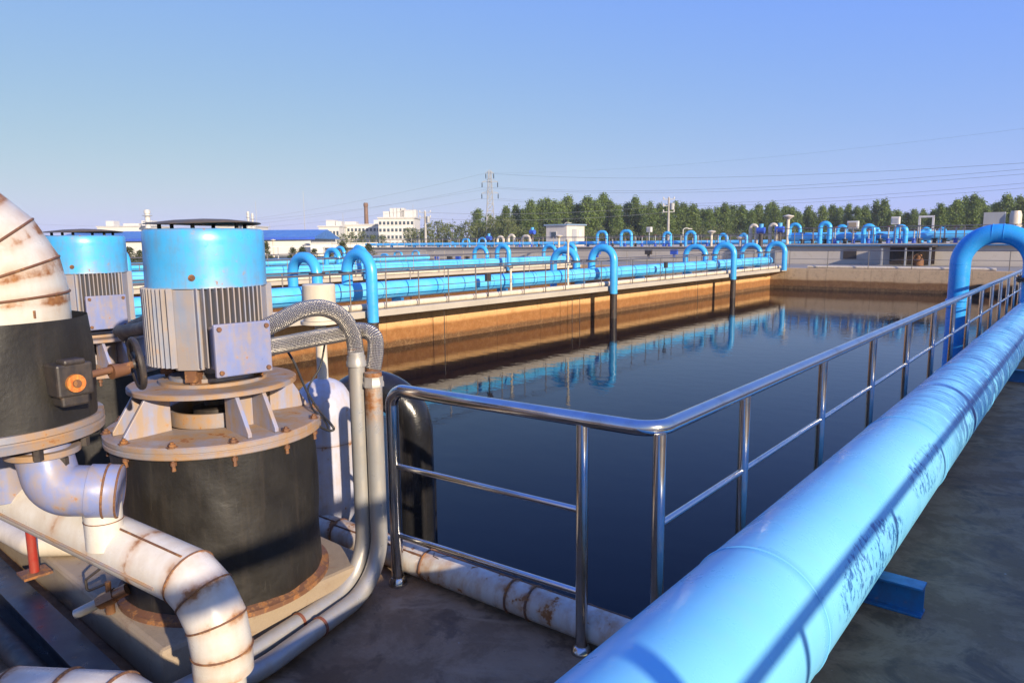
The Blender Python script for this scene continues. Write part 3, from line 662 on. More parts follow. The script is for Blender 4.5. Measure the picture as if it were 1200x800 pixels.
# mitred elbow towards image-left (-Y mostly, away from the row)
vv = CX-CAM; ed = V((-vv.y, vv.x, 0)).normalized()
Re = .21; z1_ = zc(350)
ep = [V((0, 0, zt-.03)), V((0, 0, z1_))]
for k in range(1, 6):
    a_ = (k/5)*R(90); ep.append(V((0, 0, z1_))+ed*(Re*(1-math.cos(a_)))+V((0, 0, Re*math.sin(a_))))
ep.append(ep[-1]+ed*1.2)
# fine subdivision near seams for the rust halo
dense = []; sm = []; L = 0
for a_, b_ in zip(ep[:-1], ep[1:]):
    for q in (0, .12, .3, .5, .7, .88): dense.append(a_.lerp(b_, q))
dense.append(ep[-1])
acc = 0; seamL = []
for i in range(len(ep)-1):
    acc += (ep[i+1]-ep[i]).length; seamL.append(acc)
MB().tube(dense, rE, 80, seams=[x-.008 for x in seamL[:-1]], rw=.013, mitre=True).build('mitred_elbow', 'white', dc, sharp=11)
for i in range(1, len(ep)-1):
    a_ = (ep[i]-ep[i-1]).normalized(); b_ = (ep[i+1]-ep[i]).normalized()
    MB().torus(ep[i], (a_+b_), rE*1.008, .0045, 80, 8).build('weld_seam', 'rusty', dc)
# patch plates with bolts on the elbow (zig-zag joint)
camdir = V((CAM.x-CX.x, CAM.y-CX.y, 0)).normalized()
tocam = math.atan2(camdir.y, camdir.x)
def on_col(da, z, r=rE+.002): return V((r*math.cos(tocam+da), r*math.sin(tocam+da), z))
MB().tube([on_col(.55, zt+.01+.025*k) for k in range(int((z1_-zt)/.025))], .004, 8).build('weld_seam', 'rusty', dc)
# valve gearbox and handwheel on the column
gz = zc(437); gp = on_col(.62, gz, rC+.06); rot = Matrix.Rotation(tocam+.35, 3, 'Z')
gb = MB().box(gp, (.09, .115, .11), mat=rot).box(gp+rot @ V((.0, 0, -.07)), (.07, .09, .04), mat=rot).box(gp+rot @ V((.02, 0, .06)), (.06, .07, .02), mat=rot).build('gearbox', 'iron', dc, smooth=False, bevel=.008)
MB().cyl(gp+rot @ V((.044, -.005, -.01)), gp+rot @ V((.058, -.005, -.01)), .03, seg=28).build('dial', 'yellow', gb)
MB().cyl(gp+rot @ V((.058, -.005, -.01)), gp+rot @ V((.066, -.005, -.01)), .013, seg=14).build('dial_hub', 'rusty', gb)
sx_ = rot @ V((-.02, 1, .0)); p0 = gp+sx_*.05; p1 = gp+sx_*.24+V((0, 0, .015))
hw = MB().cyl(p0, p1, .013, seg=14).build('spindle', 'rusty', dc)
MB().cyl(gp+sx_*.14, gp+sx_*.20, .028, .02, seg=16).build('bearing', 'rusty', dc)
wh = MB(); ax = (sx_+rot @ V((.35, 0, .1))).normalized(); wc = gp+sx_*.235+V((0, 0, .015)); wh.torus(wc, ax, .088, .0115, 40, 10)
qm = ax.to_track_quat('Z', 'Y').to_matrix()
for k in range(3):
    a_ = 2*PI*k/3+.4; wh.cyl(wc, wc+qm @ V((.088*math.cos(a_), .088*math.sin(a_), 0)), .008, seg=8)
wh.cyl(wc-ax*.015, wc+ax*.015, .02, seg=16); wh.build('handwheel', 'iron', dc)

# ---------------- white pipe in front (slanting down to the right, mitred elbow at its end)
w0 = D(-60, 545, 3.05); w1 = D(222, 676, 2.42); w2 = D(262, 742, 2.34)
ddown = V((.0, 0, -1)); dirw = (w1-w0).normalized()
wpth = [w0, w1, w1+(dirw*.8+ddown*.35+V((.02, -.05, 0))).normalized()*.085]
wpth.append(wpth[-1]+(dirw*.5+ddown*.75).normalized()*.10); wpth.append(wpth[-1]+(dirw*.18+ddown*1).normalized()*.10); wpth.append(wpth[-1]+ddown*.08)
end_w = wpth[-1]
wt_ = thing('white_pipe', 'stout white pipe slanting down past the drum, with a rust-ringed mitred elbow at its end', 'pipe', (w1.x, w1.y, 0))
off = V((w1.x, w1.y, 0)); loc_ = [p-off for p in wpth]
dn = []
for a_, b_ in zip(loc_[:-1], loc_[1:]):
    k = max(4, int((b_-a_).length/.04))
    for q in range(k): dn.append(a_.lerp(b_, q/k))
dn.append(loc_[-1]); Lw = (w1-w0).length
sL = []; acc = 0
for i in range(len(loc_)-1): acc += (loc_[i+1]-loc_[i]).length; sL.append(acc)
RW = .098
MB().tube(dn, RW, 56, seams=sL[:-1]+[Lw-.62, Lw-.40, Lw-.2, acc-.01], rw=.016, mitre=True).build('barrel', 'white', wt_, sharp=9)
for i in range(1, len(loc_)-1):
    a_ = (loc_[i]-loc_[i-1]).normalized(); b_ = (loc_[i+1]-loc_[i]).normalized(); MB().torus(loc_[i], a_+b_, RW*1.012, .0035, 56, 8).build('weld_seam', 'rusty', wt_)
upv = V((0, 0, 1)); sidev = dirw.cross(upv).normalized(); nrm = sidev.cross(dirw)
def on_w(q, ang): return loc_[0]+dirw*q+(nrm*math.cos(ang)+sidev*math.sin(ang))*(RW+.001)
MB().tube([on_w(Lw-.75+.05*k, .35) for k in range(16)], .004, 8).build('weld_seam', 'rusty', wt_)
MB().tube([on_w(.1+.05*k, 1.75) for k in range(int((Lw-.1)/.05))], .006, 8).build('weld_seam', 'dusty', wt_)
# reducer below the elbow continuing to the floor
e0 = loc_[-1]; e1 = V((e0.x+.30, e0.y-.12, .09))
MB().tube([e0+V((0, 0, .01)), e0+V((.02, -.01, -.03)), e0.lerp(e1, .35)], [RW*.97, .07, .06], 36).build('reducer', 'white', wt_, sharp=60)
MB().tube(fillet([e0.lerp(e1, .33), e1, e1+V((.9, -.9, 0))], .1), .058, 32).build('branch', 'white', wt_, sharp=60)

# ---------------- lavender elbow fitting between column and white pipe
lf = thing('elbow_fitting', 'lavender painted cast elbow with rusty collar under the flange of the black column', 'pipe fitting', (CX.x, CX.y, 0))
q0 = D(52, 545, 2.45)-V((CX.x, CX.y, 0)); q1 = D(70, 580, 2.42)-V((CX.x, CX.y, 0)); q2 = D(142, 575, 2.50)-V((CX.x, CX.y, 0))
lp = fillet([q0+V((0, 0, .05)), q0*.35+q1*.65+V((0, 0, -.02)), q2], .085, .12)
k_ = len(lp)
MB().tube(lp, [.088+.0*(i/k_) for i in range(k_)], 40).build('casting', 'lavbox', lf, sharp=60)
cd = (lp[-1]-lp[-2]).normalized()
MB().tube([lp[-1]-cd*.10, lp[-1]-cd*.098, lp[-1]-cd*.004, lp[-1]], [.088, .0935, .0935, .088], 40).build('collar', 'lavbox', lf, sharp=60)
MB().torus(lp[-1]-cd*.045, cd, .094, .004, 40, 8).torus(lp[-1]-cd*.004, cd, .092, .004, 40, 8).build('rust_ring', 'rusty', lf)
MB().lathe([(.05, 0), (.115, 0), (.115, .02), (.05, .02)], 40, q0+V((0, 0, .045))).build('flange', 'dusty', lf)
q3 = D(120, 590, 2.50)-V((CX.x, CX.y, 0)); q4 = D(124, 640, 2.52)-V((CX.x, CX.y, 0))
MB().tube([q3, q4], .062, 32).build('stub', 'white', lf)
MB().tube([q3.lerp(q4, .35), q3.lerp(q4, .37)], .064, 32).build('rust_ring', 'rusty', lf)
for dx in (6, 46):
    q = D(30+dx, 552, 2.42)-V((CX.x, CX.y, 0)); MB().lathe([(0, 0), (.016, 0), (.016, .05), (0, .05)], 6, q).build('bolt', 'iron', lf)
# second casting further left, partly out of frame
lf2 = thing('elbow_fitting', 'second lavender cast fitting in shade at the very left edge behind the slanting white pipe', 'pipe fitting', (CX.x-.3, CX.y, 0))
qa = D(5, 548, 2.75)-V((CX.x-.3, CX.y, 0)); MB().tube([qa+V((0, 0, .1)), qa-V((0, 0, .12))], .09, 32).build('casting', 'lavbox', lf2)

# ---------------- bottom-left white hump pipe
a0 = D(-90, 905, 1.9); a1 = D(20, 845, 1.95); a2 = D(125, 850, 1.95); a3 = D(240, 925, 1.85)
hp = [a0, a1, a2, a3]; base = V((a1.x, a1.y, 0)); hh = thing('white_pipe', 'white pipe with rusty weld rings humping up at the bottom left corner', 'pipe', base)
hl = [p-base for p in hp]; dn = []
for a_, b_ in zip(hl[:-1], hl[1:]):
    for q in range(10): dn.append(a_.lerp(b_, q/10))
dn.append(hl[-1]); RH = .14
l1 = (hl[1]-hl[0]).length; l2 = l1+(hl[2]-hl[1]).length
MB().tube(dn, RH, 64, seams=[l1, l1+(l2-l1)*.5, l2], rw=.012, mitre=True).build('barrel', 'white', hh, sharp=9)
for p, d1 in ((hl[1], hl[2]-hl[0]), ((hl[1]+hl[2])/2, hl[2]-hl[1]), (hl[2], hl[3]-hl[1])): MB().torus(p, d1, RH*1.01, .005, 64, 8).build('weld_seam', 'rusty', hh)

# ---------------- beams, red post, small valve at the lower left
b0 = P(-40, 640, 2, .10); b1 = P(150, 830, 2, .10)
bm = MB(); dv = (b1-b0); L = dv.length; ang = math.atan2(dv.y, dv.x)
o = MB().box((0, 0, .0), (L+1.2, .05, .14)).box((0, 0, .065), (L+1.2, .12, .012)).box((0, 0, -.065), (L+1.2, .12, .012)).build('steel_beam', 'darkbeam', smooth=False, bevel=.002)
o.location = (b0+b1)/2+V((0, 0, -.028)); o.rotation_euler = (0, 0, ang); tag(o, 'dark blue-black steel channel lying along the floor at the lower left', 'steel beam')
c0 = P(-40, 700, 2, .05); c1 = P(60, 810, 2, .05); dv = c1-c0
o = MB().tube([V((-1.5, 0, 0)), V((1.5, 0, 0))], .05, 20).build('black_pipe', 'oxide'); o.location = ((c0+c1)/2).xy.to_3d()+V((0, 0, .0505)); o.rotation_euler = (0, 0, math.atan2(dv.y, dv.x))
tag(o, 'shaded black pipe lying on the floor left of the dark steel channel', 'pipe')
rp_ = P(41, 672, 2, PLZ+.001); rz_ = .42
o = thing('pipe_stand', 'short red steel post standing under the slanting white pipe', 'pipe stand', rp_)
MB().cyl((0, 0, 0), (0, 0, rz_), .021, seg=24).build('post', 'red', o)
MB().box((0, 0, .006), (.12, .12, .012)).build('base_plate', 'rusty', o, smooth=False)
# small brass ball valve
vp = P(128, 700, 2, PLZ+.07); vt = thing('ball_valve', 'small rusty brass valve with bent handle on the plinth edge under the white pipe', 'valve', vp)
ld = V((-.62, -.78, -.05)).normalized(); ldv = (D(105, 712, dep(vp))-D(150, 690, dep(vp))).normalized()
MB().cyl(-ldv*.09, ldv*.02, .026, seg=20).cyl(-ldv*.03, ldv*.04, .034, seg=6).cyl(ldv*.03, ldv*.05, .03, seg=6).build('body', 'brass', vt)
MB().cyl(ldv*.04, ldv*.16, .022, seg=20).build('nipple', 'galv', vt)
MB().cyl((0, 0, .02), (0, 0, .075), .012, seg=12).build('stem', 'brass', vt)
MB().tube(fillet([V((0, 0, .07)), V((0, 0, .075))+ldv*.1, V((0, 0, .13))+ldv*.1, V((0, 0, .16))-ldv*.02], .012), .006, 8).build('handle', 'iron', vt)
MB().cyl(V((0, 0, -.07)), V((0, 0, -.02)), .02, seg=12).build('foot', 'brass', vt)
# low beige pipe in the background under the white one
p_ = P(60, 655, 2, PLZ+.06); o = MB().tube(fillet([V((-1.6, -.12, .0)), V((-.25, .0, .0)), V((.0, .25, .0)), V((.0, .6, 0))], .15), .058, 28).build('pipe_bend', 'cream', sharp=60); o.location = p_
tag(o, 'dusty beige pipe bend behind the red post at the left edge', 'pipe')

# ================================================================= HOSES AND CONDUITS
def hose(label, pts, r, mat='braid', ferrule=True, seg=28, n=10, name='flexible_hose'):
    base = V(pts[0]); t = thing(name, label, 'hose', base, 0, None); pp = smoothpath([V(p)-base for p in pts], n)
    MB().tube(pp, r, seg).build('braided_sleeve' if mat == 'braid' else 'sleeve', mat, t, sharp=70)
    if ferrule:
        d0 = (pp[1]-pp[0]).normalized(); d1 = (pp[-1]-pp[-2]).normalized()
        MB().cyl(pp[0]-d0*.03, pp[0]+d0*.015, r*.85, r*.95, seg=20).build('ferrule', 'galv', t)
        MB().cyl(pp[-1]-d1*.02, pp[-1]+d1*.035, r*1.0, r*.8, seg=20).build('ferrule', 'rusty', t)
    return t
hose('upper braided steel hose arching from the nearest pump terminal box', [D(311, 384, 3.12), D(330, 375, 3.16), D(352, 364, 3.22), D(378, 361, 3.3), D(400, 371, 3.38), D(413, 391, 3.44), D(417, 412, 3.46)], .040)
hose('lower braided steel hose running straight then bending down onto the rusty conduit', [D(311, 407, 3.10), D(335, 403, 3.2), D(365, 397, 3.3), D(395, 392, 3.42), D(422, 387, 3.5), D(438, 394, 3.5), D(440, 412, 3.5), D(437, 432, 3.5)], .040)
def conduit(label, xt, yt, xb, r, endpts, offs, mat, toprust):
    topp = D(xt, yt, 3.42); bx, by = topp.x, topp.y
    t = thing('conduit_pipe', label, 'conduit', (bx, by, 0)); zz = endpts
    pts = [V((0, 0, topp.z)), V((0, 0, zz)), V((offs[0]*.06, -.30, zz-.0)), V((offs[0]-bx, -.75, zz-.01)), V((offs[0]-bx+.03, -2.3, zz-.02))]
    pp = fillet([pts[0], pts[1], pts[3], pts[4]], [.26, .5], .1, .06)
    MB().tube(pp, r, 32, seams=(.0, .03, .10, .19) if toprust else (), rw=.07).build('tube', mat, t, sharp=60)
    Ltot = 0
    k = len(pp)-1
    for yy_ in (-.42,):
        q = min(range(len(pp)), key=lambda i: abs(pp[i].y-yy_)+abs(pp[i].z-zz)*2)
        d = (pp[q+1]-pp[q]).normalized(); MB().cyl(pp[q]-d*.007, pp[q]+d*.007, r*1.09, seg=28).build('clamp', 'redband', t)
    MB().lathe([(r, 0), (r*1.22, 0), (r*1.22, .02), (r*1.12, .03), (r*1.12, .05), (r, .05)], 8 if toprust else 24, (0, 0, topp.z-.07)).build('locknut', 'galv', t)
    return topp, pp
conduit('rust-topped galvanised conduit rising in front, nearest the railing', 437, 436, 437, .0425, .075, (-1.175,), 'galv', True)
conduit('shaded galvanised conduit standing just left of the rust-topped one', 417, 412, 417, .040, .085, (-1.285,), 'galv', False)
hose('black hose from the second pump passing behind the nearest motor, upper one', [D(146, 392, 4.4), D(160, 382, 4.2), D(185, 372, 4.0), D(215, 362, 3.9), D(262, 375, 4.0)], .042, 'cable', True)
hose('dark ribbed hose from the second pump ending at the nearest motor, lower one', [D(140, 388, 4.3), D(160, 386, 4.0), D(176, 382, 3.7), D(192, 378, 3.5)], .038, 'cable', True)
# thin cables behind drum
def cable(label, pts, r=.006): 
    b_ = V(pts[0]); o = MB().tube(smoothpath([V(p)-b_ for p in pts], 10), r, 10).build('cable', 'cable', sharp=80); o.location = b_; tag(o, label, 'cable')
cable('thin black cable drooping from the braided hoses to the drum rim', [D(332, 404, 3.5), D(345, 425, 3.5), D(358, 455, 3.45), D(372, 478, 3.4), D(388, 497, 3.3), D(391, 503, 3.3), D(384, 504, 3.3), D(370, 497, 3.35)])
cable('thin black cable looping beside the white vessel', [D(381, 400, 3.6), D(375, 430, 3.6), D(361, 455, 3.55), D(366, 478, 3.4), D(380, 492, 3.35), D(386, 505, 3.3)], .005)
cable('thin black cable hanging between the two pumps', [D(176, 392, 3.9), D(186, 415, 3.9), D(187, 430, 3.9), D(205, 455, 3.8)], .006)

# ================================================================= WHITE VESSEL, CREAM VENT, BLACK ARCH
vd = 4.35; k = vd/FO
vb = D(383, 535, vd); vs_ = thing('air_vessel', 'pale lavender capsule-shaped vessel with rust freckles behind the drum, under a cream vent', 'vessel', (vb.x, vb.y, 0))
zt_, zb_ = D(386, 440, vd).z, D(386, 628, vd).z; rv = .195
prof = [(.03, zb_-.0)]
for i in range(0, 13):
    a_ = R(90*i/12); prof.append((max(.03, rv*math.sin(a_)), zb_+.30*(1-math.cos(a_))))
for i in range(0, 13):
    a_ = R(90*i/12); prof.append((max(.03, rv*math.cos(a_)), zt_-.22+.22*math.sin(a_)))
rr_ = [1 if abs(z_-D(386, 520, vd).z) < .03 else .0 for r, z_ in prof]
p2 = []
for (a_, b_) in zip(prof[:-1], prof[1:]):
    n = max(1, int(abs(b_[1]-a_[1])/.02))
    for q in range(n): p2.append((a_[0]+(b_[0]-a_[0])*q/n, a_[1]+(b_[1]-a_[1])*q/n))
p2.append(prof[-1]); z1s, z2s = D(386, 513, vd).z, D(386, 590, vd).z
MB().lathe(p2, 56, rust=[.8*max(math.exp(-((z_-z1s)/.012)**2), math.exp(-((z_-z2s)/.012)**2)) for r, z_ in p2]).build('shell', 'vessel', vs_, sharp=60)
for zq in (z1s, z2s):
    rq = min(p2, key=lambda t_: abs(t_[1]-zq))[0]; MB().torus((0, 0, zq), (0, 0, 1), rq, .003, 56, 6).build('weld_seam', 'dusty', vs_)
MB().cyl((0, 0, zt_-.02), (0, 0, D(386, 376, vd).z), .033, seg=24).build('neck', 'cream', vs_)
MB().cyl((0, 0, 0.1), (0, 0, zb_+.02), .035, seg=24).build('drain_stub', 'oxide', vs_)
ct, cb = D(389, 331, vd).z, D(389, 372, vd).z
vc = MB().lathe([(0, cb), (.097, cb), (.097, ct-.006), (.091, ct), (0, ct+.004)], 48).build('vent_can', 'cream', vs_, sharp=40)
MB().lathe([(0, cb-.022), (.115, cb-.022), (.115, cb-.002), (0, cb-.002)], 48).build('vent_flange', 'cream', vs_, sharp=40)
# black arch pipe into basin
q0 = P(487, 560, 1, .50); ab = V((q0.x, q0.y, 0)); za = P(487, 436, 1, .50).z-.11
ar = thing('black_arch_pipe', 'glossy black wrapped pipe curving over the deck edge and down into the basin', 'pipe', ab)
s0 = vs_.location.copy()-ab
pp = fillet([V((s0.x-.05, s0.y+.12, .25)), V((s0.x-.05, s0.y+.12, za)), V((0, 0, za)), V((0, 0, WZ-.3))], [.24, .27], .1, .08)
MB().tube(pp, .118, 48).build('barrel', 'glossy', ar, sharp=60)
o = MB().cyl((0, 0, WZ-.3), (0, 0, P(508, 560, 1, .8).z), .055, seg=24).build('dip_tube', 'glossy'); q = P(503, 600, 1, .85); o.location = (q.x, q.y, 0)
tag(o, 'slim black tube standing in the water just right of the curved black pipe', 'pipe')

# ================================================================= LONG WALKWAYS WITH PIPES AND RAILINGS
def arch_pipe(label, loc, span, rise_, r, z0, z1, rz=0, mat='arch', group=None, dipper=False, name='arch_pipe', collar=True):
    """legs at x=0 (foot z0) and x=span (foot z1); crown at z = rise_"""
    t = thing(name, label, 'pipe', loc, rz, group); br = min(abs(span)/2-.002, .5)
    pp = fillet([V((0, 0, z0)), V((0, 0, rise_)), V((span, 0, rise_)), V((span, 0, z1 if not dipper else -.28))], br, .16)
    MB().tube(pp, r, 24).build('barrel', mat, t, sharp=60)
    if dipper: MB().cyl((span, 0, -.27), (span, 0, WZ-.4), r*.94, seg=24).build('dip_leg', 'oxide', t)
    if collar: MB().lathe([(r, 0), (r*1.5, 0), (r*1.5, .03), (r, .03)], 20, (0, 0, z0+.28)).lathe([(r, .035), (r*1.5, .035), (r*1.5, .065), (r, .065)], 20, (0, 0, z0+.28)).build('flange', 'iron', t)
    return t
def valve(parent, loc, s=1., mat='iron'):
    MB().torus(V(loc)+V((0, 0, .16*s)), (0, .3, 1), .11*s, .012*s, 20, 6).cyl(loc, V(loc)+V((0, 0, .16*s)), .014*s, seg=8).cyl(V(loc)-V((0, 0, .1*s)), V(loc), .07*s, .05*s, seg=12).build('valve_wheel', mat, parent)
stations = [9.0, 20.9, 32.6, 40.2]
rown = ['nearest long walkway', 'second long walkway', 'third long walkway']
for ri, xe in enumerate(ROWS):
    pz = .45; px = xe-.95
    t = thing('blue_pipe', 'large sky blue pipe lying along the %s' % rown[ri], 'pipe', (px, YN+.1, 0))
    Lp = YF-YN-.6
    MB().tube([V((0, 0, pz)), V((0, Lp, pz))], .25, 40).build('barrel', 'farpipe', t, sharp=60)
    if ri < 2:
        me = None; y = .8
        while y < Lp:
            if me is None: me = MB().torus((0, 0, pz), (0, 1, 0), .252, .009, 36, 6).build('pipe_ring', 'beamblue', t); me.location = (0, y, 0)
            else: c_ = me.copy(); COL.objects.link(c_); c_.parent = t; c_.location = (0, y, 0)
            y += 2.35
    y = 1.5; me = None
    while y < Lp:
        if me is None: me = MB().box((0, 0, .1), (.42, .1, .2)).build('saddle', 'beamblue', t, smooth=False); me.location = (0, y, 0)
        else: c_ = me.copy(); COL.objects.link(c_); c_.parent = t; c_.location = (0, y, 0)
        y += 4.7
    if ri < 2:
        o = MB().tube([V((0, 0, 0)), V((0, Lp, 0))], .085, 16).build('white_pipe', 'cream'); o.location = (xe-.26, YN+.1, .0875+.0); tag(o, 'slim cream pipe along the front edge of the %s' % rown[ri], 'pipe')
    g_ = 1.2 if ri == 0 else 2.0
    railing('railing', 'grey steel railing along the front edge of the %s' % rown[ri], [(xe-.07, YN+.3, 0), (xe-.07, YF-.6, 0)], h=1.0, gap=g_, rails=(.55,), rt=.024, rp=.018, rm=.012, seg=6 if ri else 8)
    if ri < 3: railing('railing', 'grey steel railing along the rear edge of the %s' % rown[ri], [(xe-WW+.06, YN+.3, 0), (xe-WW+.06, YF-.6, 0)], h=1.0, gap=g_*1.25, rails=(.55,), rt=.024, rp=.018, rm=.012, seg=6)
    if ri < 3:
        for si, Y in enumerate(stations):
            if ri == 2 and si > 2: continue
            where = 'on the %s, %s from near end' % (rown[ri], ORD[si])
            dip = ri == 0 and si < 3
            arch_pipe('blue arch dipping towards the basin ' + where, (px+.12, Y+.30, 0), 1.03, 1.50, .15, .68, -.1, 0, 'arch', 'blue arch pipes on the walkways', dipper=dip)
            arch_pipe('blue arch turned away ' + where, (px-.02, Y-.55, 0), -1.12, 1.42, .14, .68, WZ-.4, 0, 'arch', 'blue arch pipes on the walkways')
# gate valves as small dark things on walkway railings: hanging life-ring like blocks
for i, (X, Y) in enumerate(((ROWS[0]-.12, 14.2), (ROWS[0]-.12, 26.1))):
    t = thing('junction_box', 'small dark junction box fixed to the walkway railing, %s' % ('nearer one' if i == 0 else 'farther one'), 'junction box', (X, Y, .55))
    MB().box((0, 0, .12), (.12, .18, .26)).build('case', 'iron', t, smooth=False, bevel=.01); MB().cyl((0, 0, -.5), (0, 0, 0), .02, seg=8).build('stem', 'iron', t)
# chains/level markers hanging on the basin wall and poles in front of the pipe
for i, y in enumerate((15.6, 18.9)):
    t = thing('vent_post', 'upright cream post with flared head on the nearest walkway, %s' % ('left one' if i == 0 else 'right one'), 'post', (ROWS[0]-.35, y, 0))
    MB().cyl((0, 0, 0), (0, 0, 1.75 if i else .9), .04, seg=12).build('stem', 'cream', t); MB().lathe([(.04, 0), (.09, .1), (.09, .14), (0, .16)], 16, (0, 0, 1.7 if i else .85)).build('head', 'cream', t)
for i, y in enumerate((12.4, 19.1, 19.6, 29.8)):
    o = MB().cyl((0, 0, 0), (0, 0, 1.05), .012, seg=6).build('hanging_rod', 'oxide'); o.location = (ROWS[0]-.30, y, WZ-.05)
    tag(o, 'thin dark rod hanging down the orange stained wall, %s from the left' % ORD[i], 'rod', 'rods on the basin wall')

# ---------------- far wall top: railing, small pipe
railing('railing', 'grey steel railing along the top of the tan far basin wall', [(ROWS[0]+.1, YF+.12, 0), (.0, YF+.12, 0), (5.5, YF+.12, 0)], h=1.05, gap=2.3, rails=(.55,), rt=.026, rp=.022, rm=.014, seg=8, rad=0)
railing('railing', 'grey steel railing on the far wall left of the nearest walkway', [(-45.6, YF+.12, 0), (ROWS[0]-2.1, YF+.12, 0)], h=1.05, gap=2.4, rails=(.55,), rt=.026, rp=.022, rm=.014, seg=6)
o = MB().tube([V((0, 0, 0)), V((2.8, 0, 0)), V((9.5, 0, 0))], .08, 12).build('white_pipe', 'cream'); o.location = (-12.3, YF+.42, .08); tag(o, 'slim cream pipe lying behind the railing of the far wall', 'pipe')

# ================================================================= RAISED TANKS BEHIND
TA = 50.2; ZA = 1.32
tk = thing('raised_tank', 'long raised concrete tank on the right behind the tan far wall', 'tank', (0, TA, 0))
mb = MB(); xs = -17.2
mb.box((-8.3, 17, (ZA+GZ)/2), (17.8, 34, ZA-GZ)); mb.box((17.5, 17, (ZA+GZ)/2), (31, 34, ZA-GZ)); mb.box((1.3, 18.5, (ZA+GZ)/2), (1.4, 31, ZA-GZ))
mb.build('wall', 'tankwall', tk, smooth=False)
MB().box((7.9, -.06, ZA+.04), (50.6, .35, .08)).build('kerb', 'slab', tk, smooth=False)
MB().box((-8.4, -.25, ZA-.04), (17.4, .06, .09)).build('cable_tray', 'beamblue', tk, smooth=False)
pw = P(996, 298, 1, TA)
MB().box((pw.x, -.03, pw.z), (.85, .06, .62)).build('hatch', 'iron', tk, smooth=False)
# recess platform with pump gear
p0 = P(1036, 288, 1, TA-1.2); p1 = P(1096, 288, 1, TA-1.2)
t = thing('valve_platform', 'dark roofed valve platform with railings in front of the raised tank', 'platform', (p0.x, TA-1.3, .0)); wd_ = p1.x-p0.x
MB().box((wd_/2, .2, 1.22), (wd_, 2.2, .12)).build('roof_slab', 'iron', t, smooth=False)
MB().box((wd_/2, 1.2, .6), (wd_-.3, .1, 1.1)).build('back_panel', 'oxide', t, smooth=False)
for x in (.1, wd_/2, wd_-.1): MB().box((x, -.8, .58), (.1, .1, 1.16)).build('post', 'lattice', t, smooth=False)
MB().lathe([(0, 0), (.3, 0), (.3, .35), (.18, .5), (.18, .7), (0, .7)], 16, (wd_*.72, -.2, 0)).torus((wd_*.72, -.6, .5), (0, 1, .2), .22, .03, 20, 6).build('valve_body', 'rusty', t)
t = thing('control_cabinet', 'grey cabinet with open brown front standing before the raised tank near the big blue arch', 'cabinet', P(1119, 308, 2, 0))
q = P(1119, 308, 2, 0); sc = pitch(q)
MB().box((0, 0, sc*13), (sc*12, .6, sc*26)).build('case', 'lattice', t, smooth=False); MB().box((0, -.31, sc*19), (sc*9, .03, sc*10)).build('door', 'plinth', t, smooth=False)
# far left lower tank
TB = 62.; ZB = 1.05
tk = thing('raised_tank', 'low grey concrete tank in the middle distance left of the hut', 'tank', (-50, TB, 0))
MB().box((-4, 15, (ZB+GZ)/2), (72, 30, ZB-GZ)).build('wall', 'tankwall', tk, smooth=False); MB().box((-4, -.05, ZB+.035), (72.1, .3, .07)).build('kerb', 'slab', tk, smooth=False)
for (nm, x0_, x1_, Y, zz, g_) in (('front edge of the right-hand raised tank', xs, 30, TA+.15, ZA+.08, 1.3), ('middle of the right-hand raised tank', xs+1, 30, TA+9, ZA, 1.6), ('rear edge of the right-hand raised tank', xs+1, 34, TA+24, ZA, 3),
        ('front edge of the low grey tank', -88, -18.2, TB+.15, ZB+.07, 1.5), ('middle of the low grey tank', -88, -18.5, TB+10, ZB, 1.9), ('rear edge of the low grey tank', -88, -18.5, TB+22, ZB, 3.3)):
    railing('railing', 'grey railing on the ' + nm, [(x0_, Y, zz), (x1_, Y, zz)], h=1.1, gap=g_, rails=(.58,), rt=.032, rp=.03, rm=.018, seg=6)
def hpipe(label, xa, xb, Y, z0, r, mat='farpipe'):
    t = thing('blue_pipe', label, 'pipe', (xa, Y, z0)); MB().tube([V((0, 0, r+.25)), V((xb-xa, 0, r+.25))], r, 20).build('barrel', mat, t)
    y = 1.; me = None
    while y < xb-xa:
        if me is None: me = MB().box((0, 0, .13), (.12, .5, .26)).build('saddle', 'beamblue', t, smooth=False); me.location = (y, 0, 0)
        else: c_ = me.copy(); COL.objects.link(c_); c_.parent = t; c_.location = (y, 0, 0)
        y += 5
pa = P(925, 284, 1, TA+3)
hpipe('sky blue pipe running across the top of the right-hand raised tank', pa.x, 24, TA+3, ZA, .32)
hpipe('sky blue pipe across the rear of the right-hand raised tank', pa.x+2, 30, TA+14, ZA, .3)
hpipe('sky blue pipe running across the top of the low grey tank', -86, -19.5, TB+5, ZB, .2)
hpipe('sky blue pipe across the rear of the low grey tank', -86, -19.5, TB+16, ZB, .2)
# arches on the tanks: photo x of both legs, crown y, Y plane, foot z
AR_ = .135
GT = 'small arch pipes on the raised tanks'
def tank_arch(xl, xr, yt, Y, zf, r, label, mat='arch'):
    a_ = P(xl, yt, 1, Y); b_ = P(xr, yt, 1, Y); arch_pipe(label, (a_.x, Y, zf), b_.x-a_.x, a_.z-zf-r, r, 0., 0., 0, mat, GT, collar=False)
for i, (xl, xr, yt) in enumerate(((962, 973, 259), (1013, 1024, 262), (1051, 1062, 263))):
    tank_arch(xl, xr, yt, TA+2.2, ZA, .17, 'blue arch on the right-hand raised tank, %s of the three in front' % ['left', 'middle', 'right'][i])
for i, (xl, xr, yt) in enumerate(((926, 938, 261), (982, 992, 263), (1020, 1030, 265), (1081, 1090, 266), (1102, 1107, 266))):
    tank_arch(xl, xr, yt, TA+10, ZA, .15, 'blue arch standing back on the right-hand raised tank, %s from the left' % ORD[i])
for i, (xl, xr, yt) in enumerate(((446, 455, 297), (462, 471, 294), (483, 491, 293))):
    tank_arch(xl, xr, yt, TB-4, GZ, .13, 'small blue arch before the low grey tank, %s from the left' % ORD[i])
